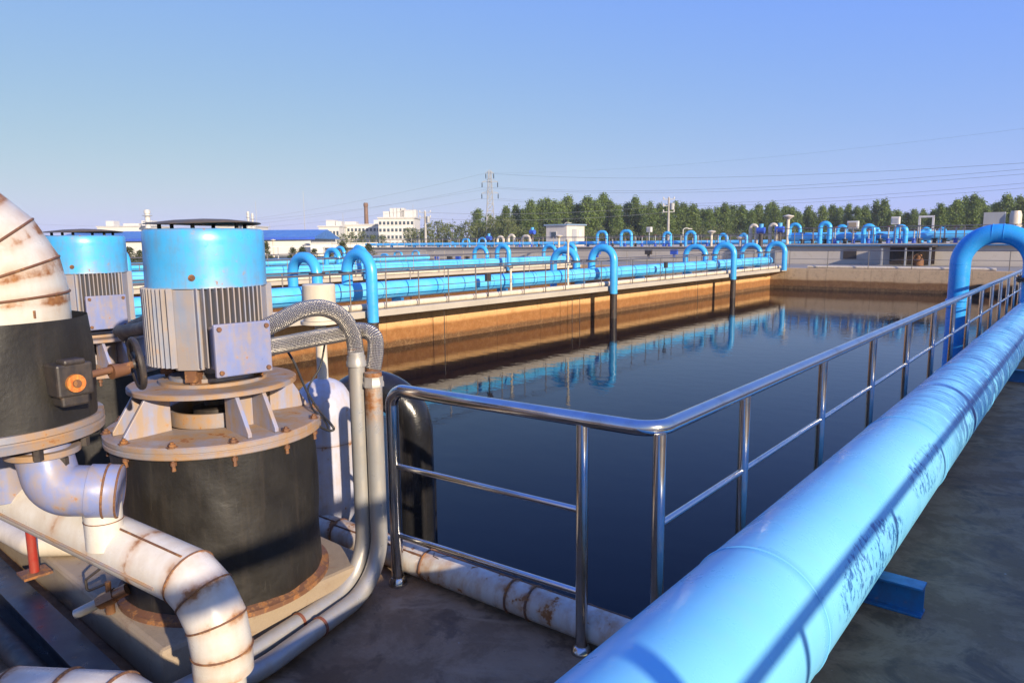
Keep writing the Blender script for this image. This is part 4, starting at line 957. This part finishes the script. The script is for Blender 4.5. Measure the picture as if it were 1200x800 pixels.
for i, (xl, xr, yt) in enumerate(((527, 533, 283), (542, 550, 279), (561, 569, 278), (629, 637, 289))):
    tank_arch(xl, xr, yt, TB+6, ZB, .13, 'small blue arch on the low grey tank left of the hut, %s from the left' % ORD[i])
for i, (xl, xr, yt) in enumerate(((700, 711, 270), (728, 740, 269), (778, 786, 271), (804, 815, 270), (843, 852, 273), (868, 875, 273))):
    tank_arch(xl, xr, yt, TB+4, ZB, .16, 'blue arch on the low grey tank right of the hut, %s from the left' % ORD[i])
for i, (xl, xr, yt, Y) in enumerate(((583, 590, 276, TB+9), (596, 603, 274, TB+9), (612, 621, 275, TB+9), (880, 887, 262, TB+2), (903, 910, 261, TB+2))):
    tank_arch(xl, xr, yt, Y, ZB, .17, 'cream white hooked vent pipe on the low grey tank, %s from the left' % ORD[i], 'cream')
# blue blower motors beside the white vents
for i, (x, y, Y) in enumerate(((892, 270, TB+1.5), (914, 269, TB+1.5), (624, 272, TB+8), (573, 279, TB+8))):
    p_ = P(x, y, 1, Y); t = thing('blower_motor', 'dark blue blower motor beside a cream vent pipe, %s from the left' % ['third', 'fourth', 'second', 'first'][i], 'motor', (p_.x, Y, ZB), 0, 'blower motors on the tanks')
    hh_ = p_.z-ZB+.3
    MB().cyl((0, 0, 0), (0, 0, hh_-.5), .2, seg=12).build('stand', 'iron', t); MB().cyl((-.35, 0, hh_-.3), (.35, 0, hh_-.3), .3, seg=16).build('drum', 'signblue', t); MB().cyl((0, 0, hh_-.1), (0, 0, hh_+.3), .2, seg=12).build('cap', 'hood', t)
# little cabinets and frames standing on the tanks
for i, (x, yt, yb, w_, Y) in enumerate(((1000, 259, 268, 12, TA+5), (1050, 254, 263, 9, TA+7), (761, 266, 272, 6, TB+5))):
    a_ = P(x, yt, 1, Y); b_ = P(x, yb, 1, Y); s_ = pitch(a_); zf = ZA if i < 2 else ZB
    t = thing('control_box', 'pale control box on a post above the tanks, %s' % ['the wide one left of centre', 'the small grey one farther right', 'the leftmost tiny one'][i], 'control box', (a_.x, Y, zf))
    MB().box((0, 0, (a_.z+b_.z)/2-zf), (w_*s_, .4, a_.z-b_.z)).build('case', 'farwhite', t, smooth=False, bevel=.03); MB().box((0, -.21, (a_.z+b_.z)/2-zf), (w_*s_*.7, .03, (a_.z-b_.z)*.6)).build('panel', 'plinth' if i == 0 else 'lattice', t, smooth=False)
    MB().cyl((0, 0, 0), (0, 0, b_.z-zf), .06, seg=8).build('post', 'lattice', t)
a_ = P(1078, 254, 1, TA+6); b_ = P(1094, 255, 1, TA+6)
t = thing('portal_frame', 'pale steel portal frame standing on the right-hand raised tank', 'frame', (a_.x, TA+6, ZA)); ww = b_.x-a_.x; hh_ = a_.z-ZA
for x in (0, ww): MB().box((x, 0, hh_/2), (.13, .13, hh_)).build('leg', 'farwhite', t, smooth=False)
MB().box((ww/2, 0, hh_), (ww+.13, .14, .14)).build('beam', 'farwhite', t, smooth=False)
p_ = P(1191, 247, 1, TA+1); t = thing('vent_pipe', 'cream capped vent pipe beside a grey box at the right edge of the raised tank', 'pipe', (p_.x, TA+1, ZA)); hh_ = p_.z-ZA
MB().lathe([(0, 0), (.32, 0), (.32, hh_-.25), (.25, hh_), (0, hh_)], 20).torus((0, 0, hh_*.55), (0, 0, 1), .33, .04, 20, 6).build('barrel', 'cream', t)
t = thing('control_box', 'grey equipment box left of the cream capped vent pipe', 'control box', (p_.x-1.1, TA+1.2, ZA)); MB().box((0, 0, hh_-.5), (1.1, .6, .9)).build('case', 'lattice', t, smooth=False); MB().cyl((0, 0, 0), (0, 0, hh_-.9), .1, seg=8).build('post', 'lattice', t)
for i, (x, yt, Y) in enumerate(((924, 253, TA+4), (834, 271, TB+4), (868, 278, TB+2), (655, 276, TB-2), (320, 281, 60))):
    p_ = P(x, yt, 1, Y); zf = ZA if i == 0 else (ZB if i < 3 else GZ)
    t = thing('vent_post', 'slim cream vent post with flared hat, %s' % ['tallest one beside a blue arch', 'short one left of two hooked pipes', 'one behind the third walkway arch', 'one beside the hut', 'leftmost one near the small pines'][i], 'post', (p_.x, Y, zf))
    hh_ = p_.z-zf; MB().cyl((0, 0, 0), (0, 0, hh_), .12, seg=10).build('stem', 'cream', t); MB().lathe([(.1, -.3), (.42, -.05), (.42, .0), (0, .12)], 16, (0, 0, hh_)).build('hat', 'cream', t)
# valves & blue hand boxes on tank railings
for i, x in enumerate((512, 527, 537, 547, 700, 760, 790)):
    p_ = P(x, 303 if i < 4 else 296, 1, TB-1.5); o = MB().box((0, 0, .25), (.7, .3, .45)).box((0, 0, 0), (.2, .2, .6)).build('valve_box', 'iron' if i % 2 else 'signblue', smooth=False); o.location = (p_.x, TB-1.5, p_.z-.2)
    tag(o, 'small dark valve box along the front of the low grey tank, %s from the left' % ORD[i], 'valve box', 'valve boxes along the low tank')

rg = random.Random(21)
GV = 'small valves on the raised tanks'
gear = [(608+11*i+rg.random()*6, TB+1.2+rg.random()*2, ZB) for i in range(24) if not 640 < 608+11*i < 690]+[(934+13*i+rg.random()*7, TA+1.0+rg.random()*1.5, ZA) for i in range(15)]
gear = [g_ for g_ in gear if g_[0] < 860 or g_[0] > 930]
for i, (x, Y, zf) in enumerate(gear):
    X_ = P(x, 280, 1, Y).x; t = thing('gate_valve', 'small hand-wheeled valve standing by the railing on a raised tank', 'valve', (X_, Y, zf), 0, GV); hh_ = .7+rg.random()*.6; k_ = rg.random()
    MB().cyl((0, 0, 0), (0, 0, hh_), .05, seg=8).build('stem', 'lattice', t); MB().lathe([(0, 0), (.2, 0), (.2, .06), (.12, .1), (.12, .3), (.2, .34), (.2, .4), (0, .4)], 10).build('body', 'iron' if k_ < .5 else 'signblue', t)
    MB().torus((0, 0, hh_), (0, .25, 1), .17, .022, 16, 6).build('handwheel', 'iron' if k_ < .6 else 'redband', t)
# ---------------- hut
c_ = P(662, 288, 1, TB+16); dpt = dep(c_); s_ = dpt/FO
hx0 = P(640, 275, 1, TB+16).x; hx1 = P(664, 275, 1, TB+16).x
hut = thing('hut', 'small cream panelled hut with flat blue-grey roof on the low tank, trees behind', 'hut', (hx0, TB+16, ZB)); hw_ = hx1-hx0; hz_ = P(660, 264, 1, TB+16).z-ZB; hd_ = 4.4
MB().box((hw_/2, hd_/2, hz_/2), (hw_, hd_, hz_)).build('walls', 'hutwall', hut, smooth=False)
MB().box((hw_/2, hd_/2, hz_+.08), (hw_+.5, hd_+.5, .18)).build('roof', 'hutroof', hut, smooth=False)
w_ = MB().box((hw_*.38, -.02, hz_*.55), (hw_*.3, .06, hz_*.35)).build('window', 'farwhite', hut, smooth=False); MB().box((hw_*.38, -.06, hz_*.55), (hw_*.24, .03, hz_*.28)).build('pane', 'glassdark', w_, smooth=False)
MB().box((hw_+.02, hd_*.42, hz_*.42), (.06, 1.1, hz_*.8)).build('door', 'lattice', hut, smooth=False)
w_ = MB().box((hw_+.02, hd_*.75, hz_*.6), (.06, .9, hz_*.4)).build('window', 'farwhite', hut, smooth=False)

# ================================================================= FAR BUILDINGS
def oriented(p0, p1): d = p1-p0; return math.atan2(d.y, d.x), math.hypot(d.x, d.y)
p0 = D(60, 284, 126); p1 = D(364, 284, 128); an, L = oriented(p0, p1)
gz_ = GZ; zt_ = 2.7
wh_ = thing('warehouse', 'long low cream warehouse with bright blue metal roof at the far left', 'warehouse', (p0.x, p0.y, gz_), an)
MB().box((L/2, 11, (zt_-gz_)/2), (L, 22, zt_-gz_)).build('wall', 'faded', wh_, smooth=False)
rz0 = zt_-gz_; m_ = Matrix((V((0, 1, 0)), V((0, 0, 1)), V((1, 0, 0)))).transposed()
MB().prism([(-.6, rz0-.1), (22.6, rz0-.1), (22.6, rz0+.15), (11, rz0+1.75), (-.6, rz0+.15)], -1.0, L+.8, mat=m_).build('roof', 'roofblue', wh_, smooth=False)
MB().box((L/2, -.63, rz0+.0), (L+1.9, .08, .45)).build('gutter', 'signblue', wh_, smooth=False)
q0 = D(364, 290, 118); q1 = D(442, 290, 122); an, L = oriented(q0, q1)
t = thing('annexe', 'lower flat-roofed cream annexe to the right of the blue-roofed warehouse', 'building', (q0.x, q0.y, gz_), an)
MB().box((L/2, 5, 1.0), (L, 10, 2.05)).build('wall', 'faded', t, smooth=False); MB().box((L/2, 5, 2.1), (L+.3, 10.3, .14)).build('parapet', 'farwhite', t, smooth=False)
t = thing('shed', 'low grey open shed behind the small pines in front of the warehouse', 'shed', D(300, 292, 100).xy.to_3d()+V((0, 0, gz_)), an)
MB().box((3, 0, 1.7), (14, 4, .15)).build('roof', 'farwhite', t, smooth=False)
for k in range(5): MB().box((-3.5+k*3.2, -1.8, .85), (.15, .15, 1.7)).build('post', 'lattice', t, smooth=False)
def block(label, xl, xr, yt, dpt, floors, bays, extra=None, dp=14, mat='faded'):
    a_ = D(xl, 280, dpt); b_ = D(xr, 280, dpt); an, L = oriented(a_, b_); top_ = D((xl+xr)/2, yt, dpt).z-gz_
    t = thing('factory_block', label, 'building', (a_.x, a_.y, gz_), an); MB().box((L/2, dp/2, top_/2), (L, dp, top_)).build('wall', mat, t, smooth=False)
    MB().box((L/2, dp/2, top_+.2), (L+.6, dp+.6, .4)).build('cornice', 'farwhite', t, smooth=False)
    fh = top_/(floors+.4)
    for f_ in range(floors):
        for b in range(bays):
            MB().box((L*(b+.5)/bays, -.05, fh*(f_+.75)), (L/bays*.55, .2, fh*.42)).build('window', 'glassdark', t, smooth=False)
    if extra:
        for (fx, w2, h2) in extra: MB().box((L*fx, dp/2, top_+h2/2+.4), (w2, 4, h2)).build('roof_plant', 'farwhite', t, smooth=False)
    return t, L, top_
block('pale low factory block left of the tall chimney', 374, 398, 266, 230, 2, 6, ((.4, 3, 2), (.8, 2, 1.6)))
block('long pale three-storey factory block with rows of dark windows before the chimney', 398, 446, 264, 240, 3, 11, ((.2, 4, 1.), (.85, 2, 1.5)))
t, L, top_ = block('tallest pale factory block with roof pipes right of the chimney', 444, 486, 256, 220, 4, 9, ((.15, 2, 2), (.3, 1, 3), (.4, 1, 3), (.5, 1, 3), (.62, 1, 3), (.78, 5, 2.4)))
block('pale factory buildings rising just above the warehouse roof at the left', 115, 178, 266, 260, 2, 10, ((.1, 3, 2), (.5, 6, 1), (.8, 4, 2)))
block('white factory building seen above the blue roof behind the nearest pump', 255, 300, 266, 260, 2, 7, ((.3, 2, 2), (.7, 3, 1.5)))
def tower(label, x, yt, yb, w_, dpt, mat, name='process_tower', cat='tower', taper=.8):
    a_ = D(x, yb, dpt); top_ = D(x, yt, dpt).z-gz_; t = thing(name, label, cat, (a_.x, a_.y, gz_)); r = w_*dpt/FO/2
    MB().lathe([(r, 0), (r*taper, top_)], 16).build('shaft', mat, t)
    MB().lathe([(r*taper, 0), (r*taper*1.25, .2), (r*taper*1.25, 1.2), (r*taper, 1.3)], 16, (0, 0, top_-1.5)).build('collar', 'farwhite' if mat != 'brickchim' else 'brickchim', t); return t, r, top_
tower('tall brown brick chimney beside the factory blocks', 430, 238, 275, 5.6, 268, 'brickchim', 'chimney', 'chimney', .78)
for i, (x, yt, w_) in enumerate(((174.5, 246, 7), (292, 248, 3.2), (297, 250, 3))):
    t, r, top_ = tower('pale process tower with platforms, %s' % ['the stout one at the left of the blue hood', 'left of the slim pair behind the blue hood', 'right of the slim pair behind the blue hood'][i], x, yt, 275, w_, 250, 'farwhite')
    for k in range(3): MB().lathe([(r*.9, 0), (r*1.5, 0), (r*1.5, .25), (r*.9, .25)], 12, (0, 0, top_-2.2-k*2.2)).build('platform', 'lattice', t)
for i, (x, yt) in enumerate(((302, 236), (358, 224), (403, 250), (485, 240), (317, 262))):
    a_ = D(x, 280, 200); o = MB().cyl((0, 0, 0), (0, 0, D(x, yt, 200).z-gz_), .11, .05, seg=6).build('lightning_mast', 'lattice'); o.location = (a_.x, a_.y, gz_)
    tag(o, 'thin lightning mast against the sky, %s from the left' % ['first', 'second', 'fourth', 'fifth', 'third'][i] if False else 'thin lightning mast against the sky above the far buildings, %s' % ['just right of the nearest hood', 'the tallest one', 'above the pale blocks', 'beside the transformer pole', 'the shortest one'][i], 'mast')

# ================================================================= PYLON, POLES, WIRES
PD = 190.; pb = D(575, 285, PD); pz_ = lambda y: D(575, y, PD).z
py = thing('pylon', 'grey lattice electricity pylon rising in front of the trees', 'pylon', (pb.x, pb.y, GZ), YAW)
Ht = pz_(202)-GZ; px_ = PD/FO
def wd(z): q = z/Ht; return (px_*12*(1-q)+px_*3.2*q)/2 if q < .75 else px_*(3.2+2.2*(1-q)/.25*.9)/2
mb = MB(); lv = [0, .14, .28, .40, .50, .59, .67, .74, .81, .875, .94, 1.]
T_ = .16
for (sx, sy) in ((1, 1), (1, -1), (-1, 1), (-1, -1)):
    for a_, b_ in zip(lv[:-1], lv[1:]):
        mb.bar((sx*wd(a_*Ht), sy*wd(a_*Ht), a_*Ht), (sx*wd(b_*Ht), sy*wd(b_*Ht), b_*Ht), T_, T_)
mb.build('legs', 'lattice', py, smooth=False)
mb = MB()
for a_, b_ in zip(lv[:-1], lv[1:]):
    wa, wb = wd(a_*Ht), wd(b_*Ht)
    for s_ in (1, -1):
        mb.bar((-wa, s_*wa, a_*Ht), (wb, s_*wb, b_*Ht), .1, .1); mb.bar((wa, s_*wa, a_*Ht), (-wb, s_*wb, b_*Ht), .1, .1)
        mb.bar((s_*wa, -wa, a_*Ht), (s_*wb, wb, b_*Ht), .1, .1); mb.bar((-wb, s_*wb, b_*Ht), (wb, s_*wb, b_*Ht), .1, .1)
mb.build('bracing', 'lattice', py, smooth=False)
arms = []
for (ya, hw2) in ((204, 4.5), (214, 9), (227, 9.5)):
    z_ = pz_(ya)-GZ; e = hw2*px_; arms.append((z_, e))
    for sgn in (-1, 1):
        g = MB(); g.bar((0, 0, z_), (sgn*e, 0, z_), .14, .14).bar((0, 0, z_+.9), (sgn*e, 0, z_), .1, .1); g.build('cross_arm', 'lattice', py, smooth=False)
        MB().lathe([(.09, 0), (.16, .1), (.09, .2), (.16, .3), (.09, .4), (.16, .5), (.09, .6), (.16, .8), (.05, 1.4)], 8, (sgn*e, 0, z_-1.45)).build('insulator', 'glassdark', py)
rotY = Matrix.Rotation(YAW, 3, 'Z')
def wire(label, a_, b_, sag, r=.045, n=24):
    a_ = V(a_); b_ = V(b_); pts = [a_.lerp(b_, i/n)-V((0, 0, sag*4*(i/n)*(1-i/n)))-a_ for i in range(n+1)]
    o = MB().tube(pts, r, 5).build('power_line', 'wire', smooth=True); o.location = a_; tag(o, label, 'power line')
i_ = 0
pyl = V((pb.x, pb.y, GZ))
tips = [pyl+rotY @ V((s_*e, 0, z_-(1.4 if k_ else 0))) for k_, (z_, e) in enumerate(arms) for s_ in (1, -1)]
ends = [D(1260, 143, 95), D(1260, 187, 90), D(1260, 193, 92), D(1260, 199, 95), D(1260, 209, 98), D(1260, 215, 102)]
for k_, (a_, b_) in enumerate(zip(tips, ends)):
    wire('overhead wire from the pylon crossing the sky to the right edge, %s from the top' % ORD[k_], a_, b_, 1.6+.2*k_, .010 if k_ == 0 else .02)
for k_, a_ in enumerate(tips[1::2]+tips[2::2]):
    if k_ > 3: break
    wire('overhead wire from the pylon running left above far buildings, %s from the top' % ORD[k_], a_, D(-40, 262-6*k_+12, 260), 6, .022)
def utility_pole(label, x, yt, yb, dpt, arms_, trans):
    a_ = D(x, yb, dpt); top_ = D(x, yt, dpt).z-GZ; t = thing('utility_pole', label, 'utility pole', (a_.x, a_.y, GZ), YAW)
    MB().cyl((0, 0, 0), (0, 0, top_), .26*dpt/120, .16*dpt/120, seg=12).build('shaft', 'pole', t)
    for f_ in arms_:
        z_ = top_-f_; MB().box((0, 0, z_), (2.0*dpt/120, .14, .14)).build('cross_arm', 'lattice', t, smooth=False)
        for sx in (-.9, 0, .9): MB().lathe([(.09, 0), (.14, .12), (.09, .24), (.12, .36), (0, .4)], 8, (sx*dpt/120, 0, z_+.07)).build('insulator', 'farwhite', t)
    if trans: MB().cyl((.6, -.2, top_-2.2), (.6, -.2, top_-1.0), .4, seg=12).build('transformer', 'lattice', t)
    return a_, top_
utility_pole('concrete utility pole with transformer standing left of the pylon', 499, 248, 285, 140, (.2, 1.2), True)
utility_pole('tall concrete utility pole with crossarms in the middle of the tree belt', 783, 232, 274, 130, (.3, 1.5, 2.6), True)
p0 = D(499, 249, 140); p1 = D(783, 241, 130)
wire('thin wire strung between the two concrete utility poles, upper one', p0, p1, .8, .025); wire('thin wire strung between the two concrete utility poles, lower one', p0-V((0, 0, 1.2)), p1-V((0, 0, 1.2)), .8, .025)
for i, (x, yt, dpt) in enumerate(((212, 286, 60), (662, 262, 110), (800, 269, 80))):
    a_ = D(x, 290, dpt); top_ = D(x, yt, dpt).z-GZ; t = thing('street_lamp', 'small pale lamp post with a drooping head, %s' % ['beside the pines at the far left', 'near the hut', 'right of the tall utility pole'][i], 'lamp post', (a_.x, a_.y, GZ), YAW)
    MB().cyl((0, 0, 0), (0, 0, top_), .05, seg=8).build('pole', 'farwhite', t); MB().tube(smoothpath([V((0, 0, top_)), V((.3, 0, top_+.15)), V((.7, 0, top_+.1))], 5), .04, 8).build('arm', 'farwhite', t); MB().box((.8, 0, top_+.08), (.45, .16, .08)).build('lamp_head', 'farwhite', t, smooth=False)

# ================================================================= TREES
def crown_mesh(name, rnd, h, wdt, nclump, per, size, mat, kind):
    vs = []; fs = []; tint = []
    cl = []
    for i in range(nclump):
        q = rnd.random()
        if kind == 'poplar': z_ = h*(.10+.90*q); rr = wdt*(.12+1.05*math.sin(PI*min(1, (q*.78+.20)))**.85)*(.7+.4*rnd.random())
        elif kind == 'pine': z_ = h*(.12+.88*q); rr = wdt*(1.02-q)*1.25
        else: z_ = h*(.15+.80*q); rr = wdt*math.sqrt(max(.05, 1-(q*1.7-.75)**2))*1.15
        a_ = rnd.random()*2*PI; k_ = rnd.random()**.55
        cl.append((V((rr*k_*math.cos(a_), rr*k_*math.sin(a_), z_)), rnd.random()))
    for c_, tn in cl:
        rad = size*(1.7+1.2*rnd.random())
        for j in range(per):
            d = V((rnd.gauss(0, 1), rnd.gauss(0, 1), rnd.gauss(0, 1)))*.45*rad; d.z *= 1.25 if kind == 'poplar' else .8
            p = c_+d; s_ = size*(.35+.5*rnd.random())
            n1 = V((rnd.gauss(0, 1), rnd.gauss(0, 1), rnd.gauss(0, 1))).normalized(); n2 = n1.orthogonal().normalized()
            n2 = Matrix.Rotation(rnd.random()*6.28, 3, n1) @ n2; n3 = n1.cross(n2); o_ = len(vs)
            vs += [p-n2*s_, p-n3*s_*.55, p+n2*s_, p+n3*s_*.55]; fs.append((o_, o_+1, o_+2, o_+3)); tt = min(1, max(0, tn*.7+rnd.random()*.4)); tint += [tt]*4
    me = bpy.data.meshes.new(name); me.from_pydata(vs, [], fs); me.materials.append(MT[mat]); at = me.attributes.new('tint', 'FLOAT', 'POINT'); at.data.foreach_set('value', tint); me.update(); return me
def trunk_mesh(name, rnd, h, r, wdt, nb):
    mb = MB(); mb.tube(smoothpath([V((0, 0, 0)), V((.1*r, 0, h*.3)), V((-.3*r, .2*r, h*.6)), V((0, 0, h*.92))], 4), [r*(1-.85*i/12) for i in range(13)], 8)
    for k_ in range(nb):
        z_ = h*(.2+.65*k_/nb); a_ = k_*2.4; e = V((math.cos(a_)*wdt*.75, math.sin(a_)*wdt*.75, z_+wdt*.9)); mb.tube([V((0, 0, z_)), e*.5+V((0, 0, z_*.5)), e], [r*.4, r*.25, r*.08], 6)
    me = mb; return me
trnd = random.Random(5)
def tree_kind(kind, n, h, wdt, nclump, per, size, mat, r):
    out = []
    for i in range(n):
        rnd = random.Random(i*31+len(kind)); cm = crown_mesh('crown', rnd, h, wdt, nclump, per, size, mat, kind)
        tb = trunk_mesh('trunk', rnd, h, r, wdt, 7).build('trunk', 'bark'); tm = tb.data; bpy.data.objects.remove(tb); out.append((cm, tm))
    return out
POP = tree_kind('poplar', 6, 13, 2.0, 170, 32, .37, 'poplar', .22); WIL = tree_kind('round', 4, 9, 2.6, 70, 16, .42, 'willow', .16); PIN = tree_kind('pine', 3, 4.2, 1.1, 90, 22, .15, 'pine', .07)
def plant(kinds, loc, sc, label, group, name, cat='tree'):
    cm, tm = trnd.choice(kinds); t = thing(name, label, cat, loc, trnd.random()*6.28, group); t.scale = sc
    for nm, me in (('trunk', tm), ('crown', cm)): o = bpy.data.objects.new(nm, me); COL.objects.link(o); o.parent = t
# crown-top profile of the belt read from the photograph: (x, top y)
prof = [(575, 238), (590, 240), (610, 240), (640, 226), (655, 231), (680, 229), (700, 228), (715, 225), (735, 232), (760, 230), (790, 236), (815, 233), (835, 238), (860, 234), (880, 236), (905, 228), (925, 232), (945, 240), (975, 237), (1000, 236), (1035, 234), (1055, 243), (1080, 242), (1105, 238), (1130, 227), (1150, 230), (1175, 226), (1200, 229), (1230, 226)]
def ptop(x):
    for a_, b_ in zip(prof[:-1], prof[1:]):
        if a_[0] <= x <= b_[0]: return a_[1]+(b_[1]-a_[1])*(x-a_[0])/(b_[0]-a_[0])
    return prof[-1][1] if x > prof[-1][0] else prof[0][1]
GP = 'poplars in the dense belt behind the tanks'
x = 584
while x < 1270:
    dpt = 190+trnd.random()*22 if x < 1080 else 165+trnd.random()*20
    g_ = D(x, 280, dpt); tp = ptop(x)+trnd.choice((0, 2, 3, 6, 10, 14)); hh_ = D(x, tp, dpt).z-GZ; sz = hh_/13.6
    plant(POP, (g_.x, g_.y, GZ), (sz*(.85+.4*trnd.random()), sz*(.85+.4*trnd.random()), sz), 'green poplar standing in the dense tree belt behind the tanks', GP, 'poplar_tree'); x += 7+trnd.random()*5
x = 560
while x < 1290:                                  # back rank
    dpt = 225; g_ = D(x, 280, dpt); tp = ptop(x)+6+trnd.random()*8; hh_ = D(x, tp, dpt).z-GZ; sz = hh_/13.6
    plant(POP, (g_.x, g_.y, GZ), (sz*1.4, sz*1.4, sz), 'green poplar standing in the dense tree belt behind the tanks', GP, 'poplar_tree'); x += 13+trnd.random()*4
x = 586
while x < 1270:                                  # low growth in front
    dpt = 172+trnd.random()*10; g_ = D(x, 280, dpt); hh_ = D(x, 262+trnd.random()*8, dpt).z-GZ; sz = hh_/9.3
    plant(WIL, (g_.x, g_.y, GZ), (sz*1.2, sz*1.2, sz), 'low leafy young tree at the foot of the dense poplar belt', 'young trees at the foot of the belt', 'young_tree'); x += 13+trnd.random()*9
x = 478
while x < 600:
    dpt = 175+trnd.random()*20; g_ = D(x, 280, dpt); hh_ = D(x, 250+trnd.random()*12 if x > 500 else 266, dpt).z-GZ; sz = hh_/9.3
    plant(WIL, (g_.x, g_.y, GZ), (sz*.9, sz*.9, sz), 'pale yellow-green tree left of the pylon', 'pale trees left of the pylon', 'pale_tree'); x += 7+trnd.random()*4
for i, (x, yt) in enumerate(((402, 272), (412, 271), (424, 270), (437, 273), (448, 274))):
    g_ = D(x, 280, 190); hh_ = D(x, yt, 190).z-GZ; plant(WIL, (g_.x, g_.y, GZ), (hh_/9.3,)*3, 'pale green tree in front of the long factory block, %s from the left' % ORD[i], 'trees before the factory', 'pale_tree')
for i, (x, yt, yb, dpt) in enumerate(((140, 291, 312, 60), (151, 289, 312, 58), (163, 293, 312, 61), (312, 283, 310, 56), (343, 290, 310, 62), (354, 289, 310, 63), (368, 291, 310, 64), (386, 292, 310, 65), (401, 283, 310, 68), (432, 285, 306, 72))):
    g_ = D(x, 290, dpt); hh_ = D(x, yt, dpt).z-GZ
    plant(PIN, (g_.x, g_.y, GZ), (hh_/4.3*(1. if i == 3 else 1.7),)*2+(hh_/4.3,), 'small pine in front of the blue-roofed warehouse, %s from the left' % ORD[i], 'small pines before the warehouse', 'pine_tree')
# distant tree line closing the horizon
hz = MB(); rnd = random.Random(3); vs = []; fs = []
for (xa, xb, dd) in ((-500, 620, 620), (560, 1800, 520)):
    n = 260
    for i in range(n):
        xx = xa+(xb-xa)*i/n+rnd.random()*4; g_ = D(xx, 282, dd+rnd.random()*40); 
        for j in range(26):
            p = V((g_.x+rnd.gauss(0, 3.5), g_.y+rnd.gauss(0, 3.5), GZ+abs(rnd.gauss(0, 1))*3.2)); s_ = 1.3+rnd.random()
            n1 = V((rnd.gauss(0, 1), rnd.gauss(0, 1), rnd.gauss(0, 1))).normalized(); n2 = n1.orthogonal().normalized(); n3 = n1.cross(n2); o_ = len(vs)
            vs += [p-n2*s_, p-n3*s_, p+n2*s_, p+n3*s_]; fs.append((o_, o_+1, o_+2, o_+3))
hz.add(vs, fs); o = hz.build('distant_wood', 'poplar', smooth=False); tag(o, 'distant low line of trees along the horizon', 'wood', None, 'stuff')

# ================================================================= HAZE
hb = MB().box((0, 0, 18), (3100, 3100, 42)).build('haze', 'ground', smooth=False); hb.location = (-20, 60, 0); hb['kind'] = 'stuff'
hm = bpy.data.materials.new('thin_haze'); hm.use_nodes = True; hn = hm.node_tree; hn.nodes.remove(hn.nodes['Principled BSDF'])
pv = hn.nodes.new('ShaderNodeVolumePrincipled'); pv.inputs['Color'].default_value = (.9, .94, 1, 1); pv.inputs['Density'].default_value = .00028; pv.inputs['Anisotropy'].default_value = 0
hn.links.new(pv.outputs[0], [n for n in hn.nodes if n.type == 'OUTPUT_MATERIAL'][0].inputs['Volume']); hb.data.materials.clear(); hb.data.materials.append(hm)
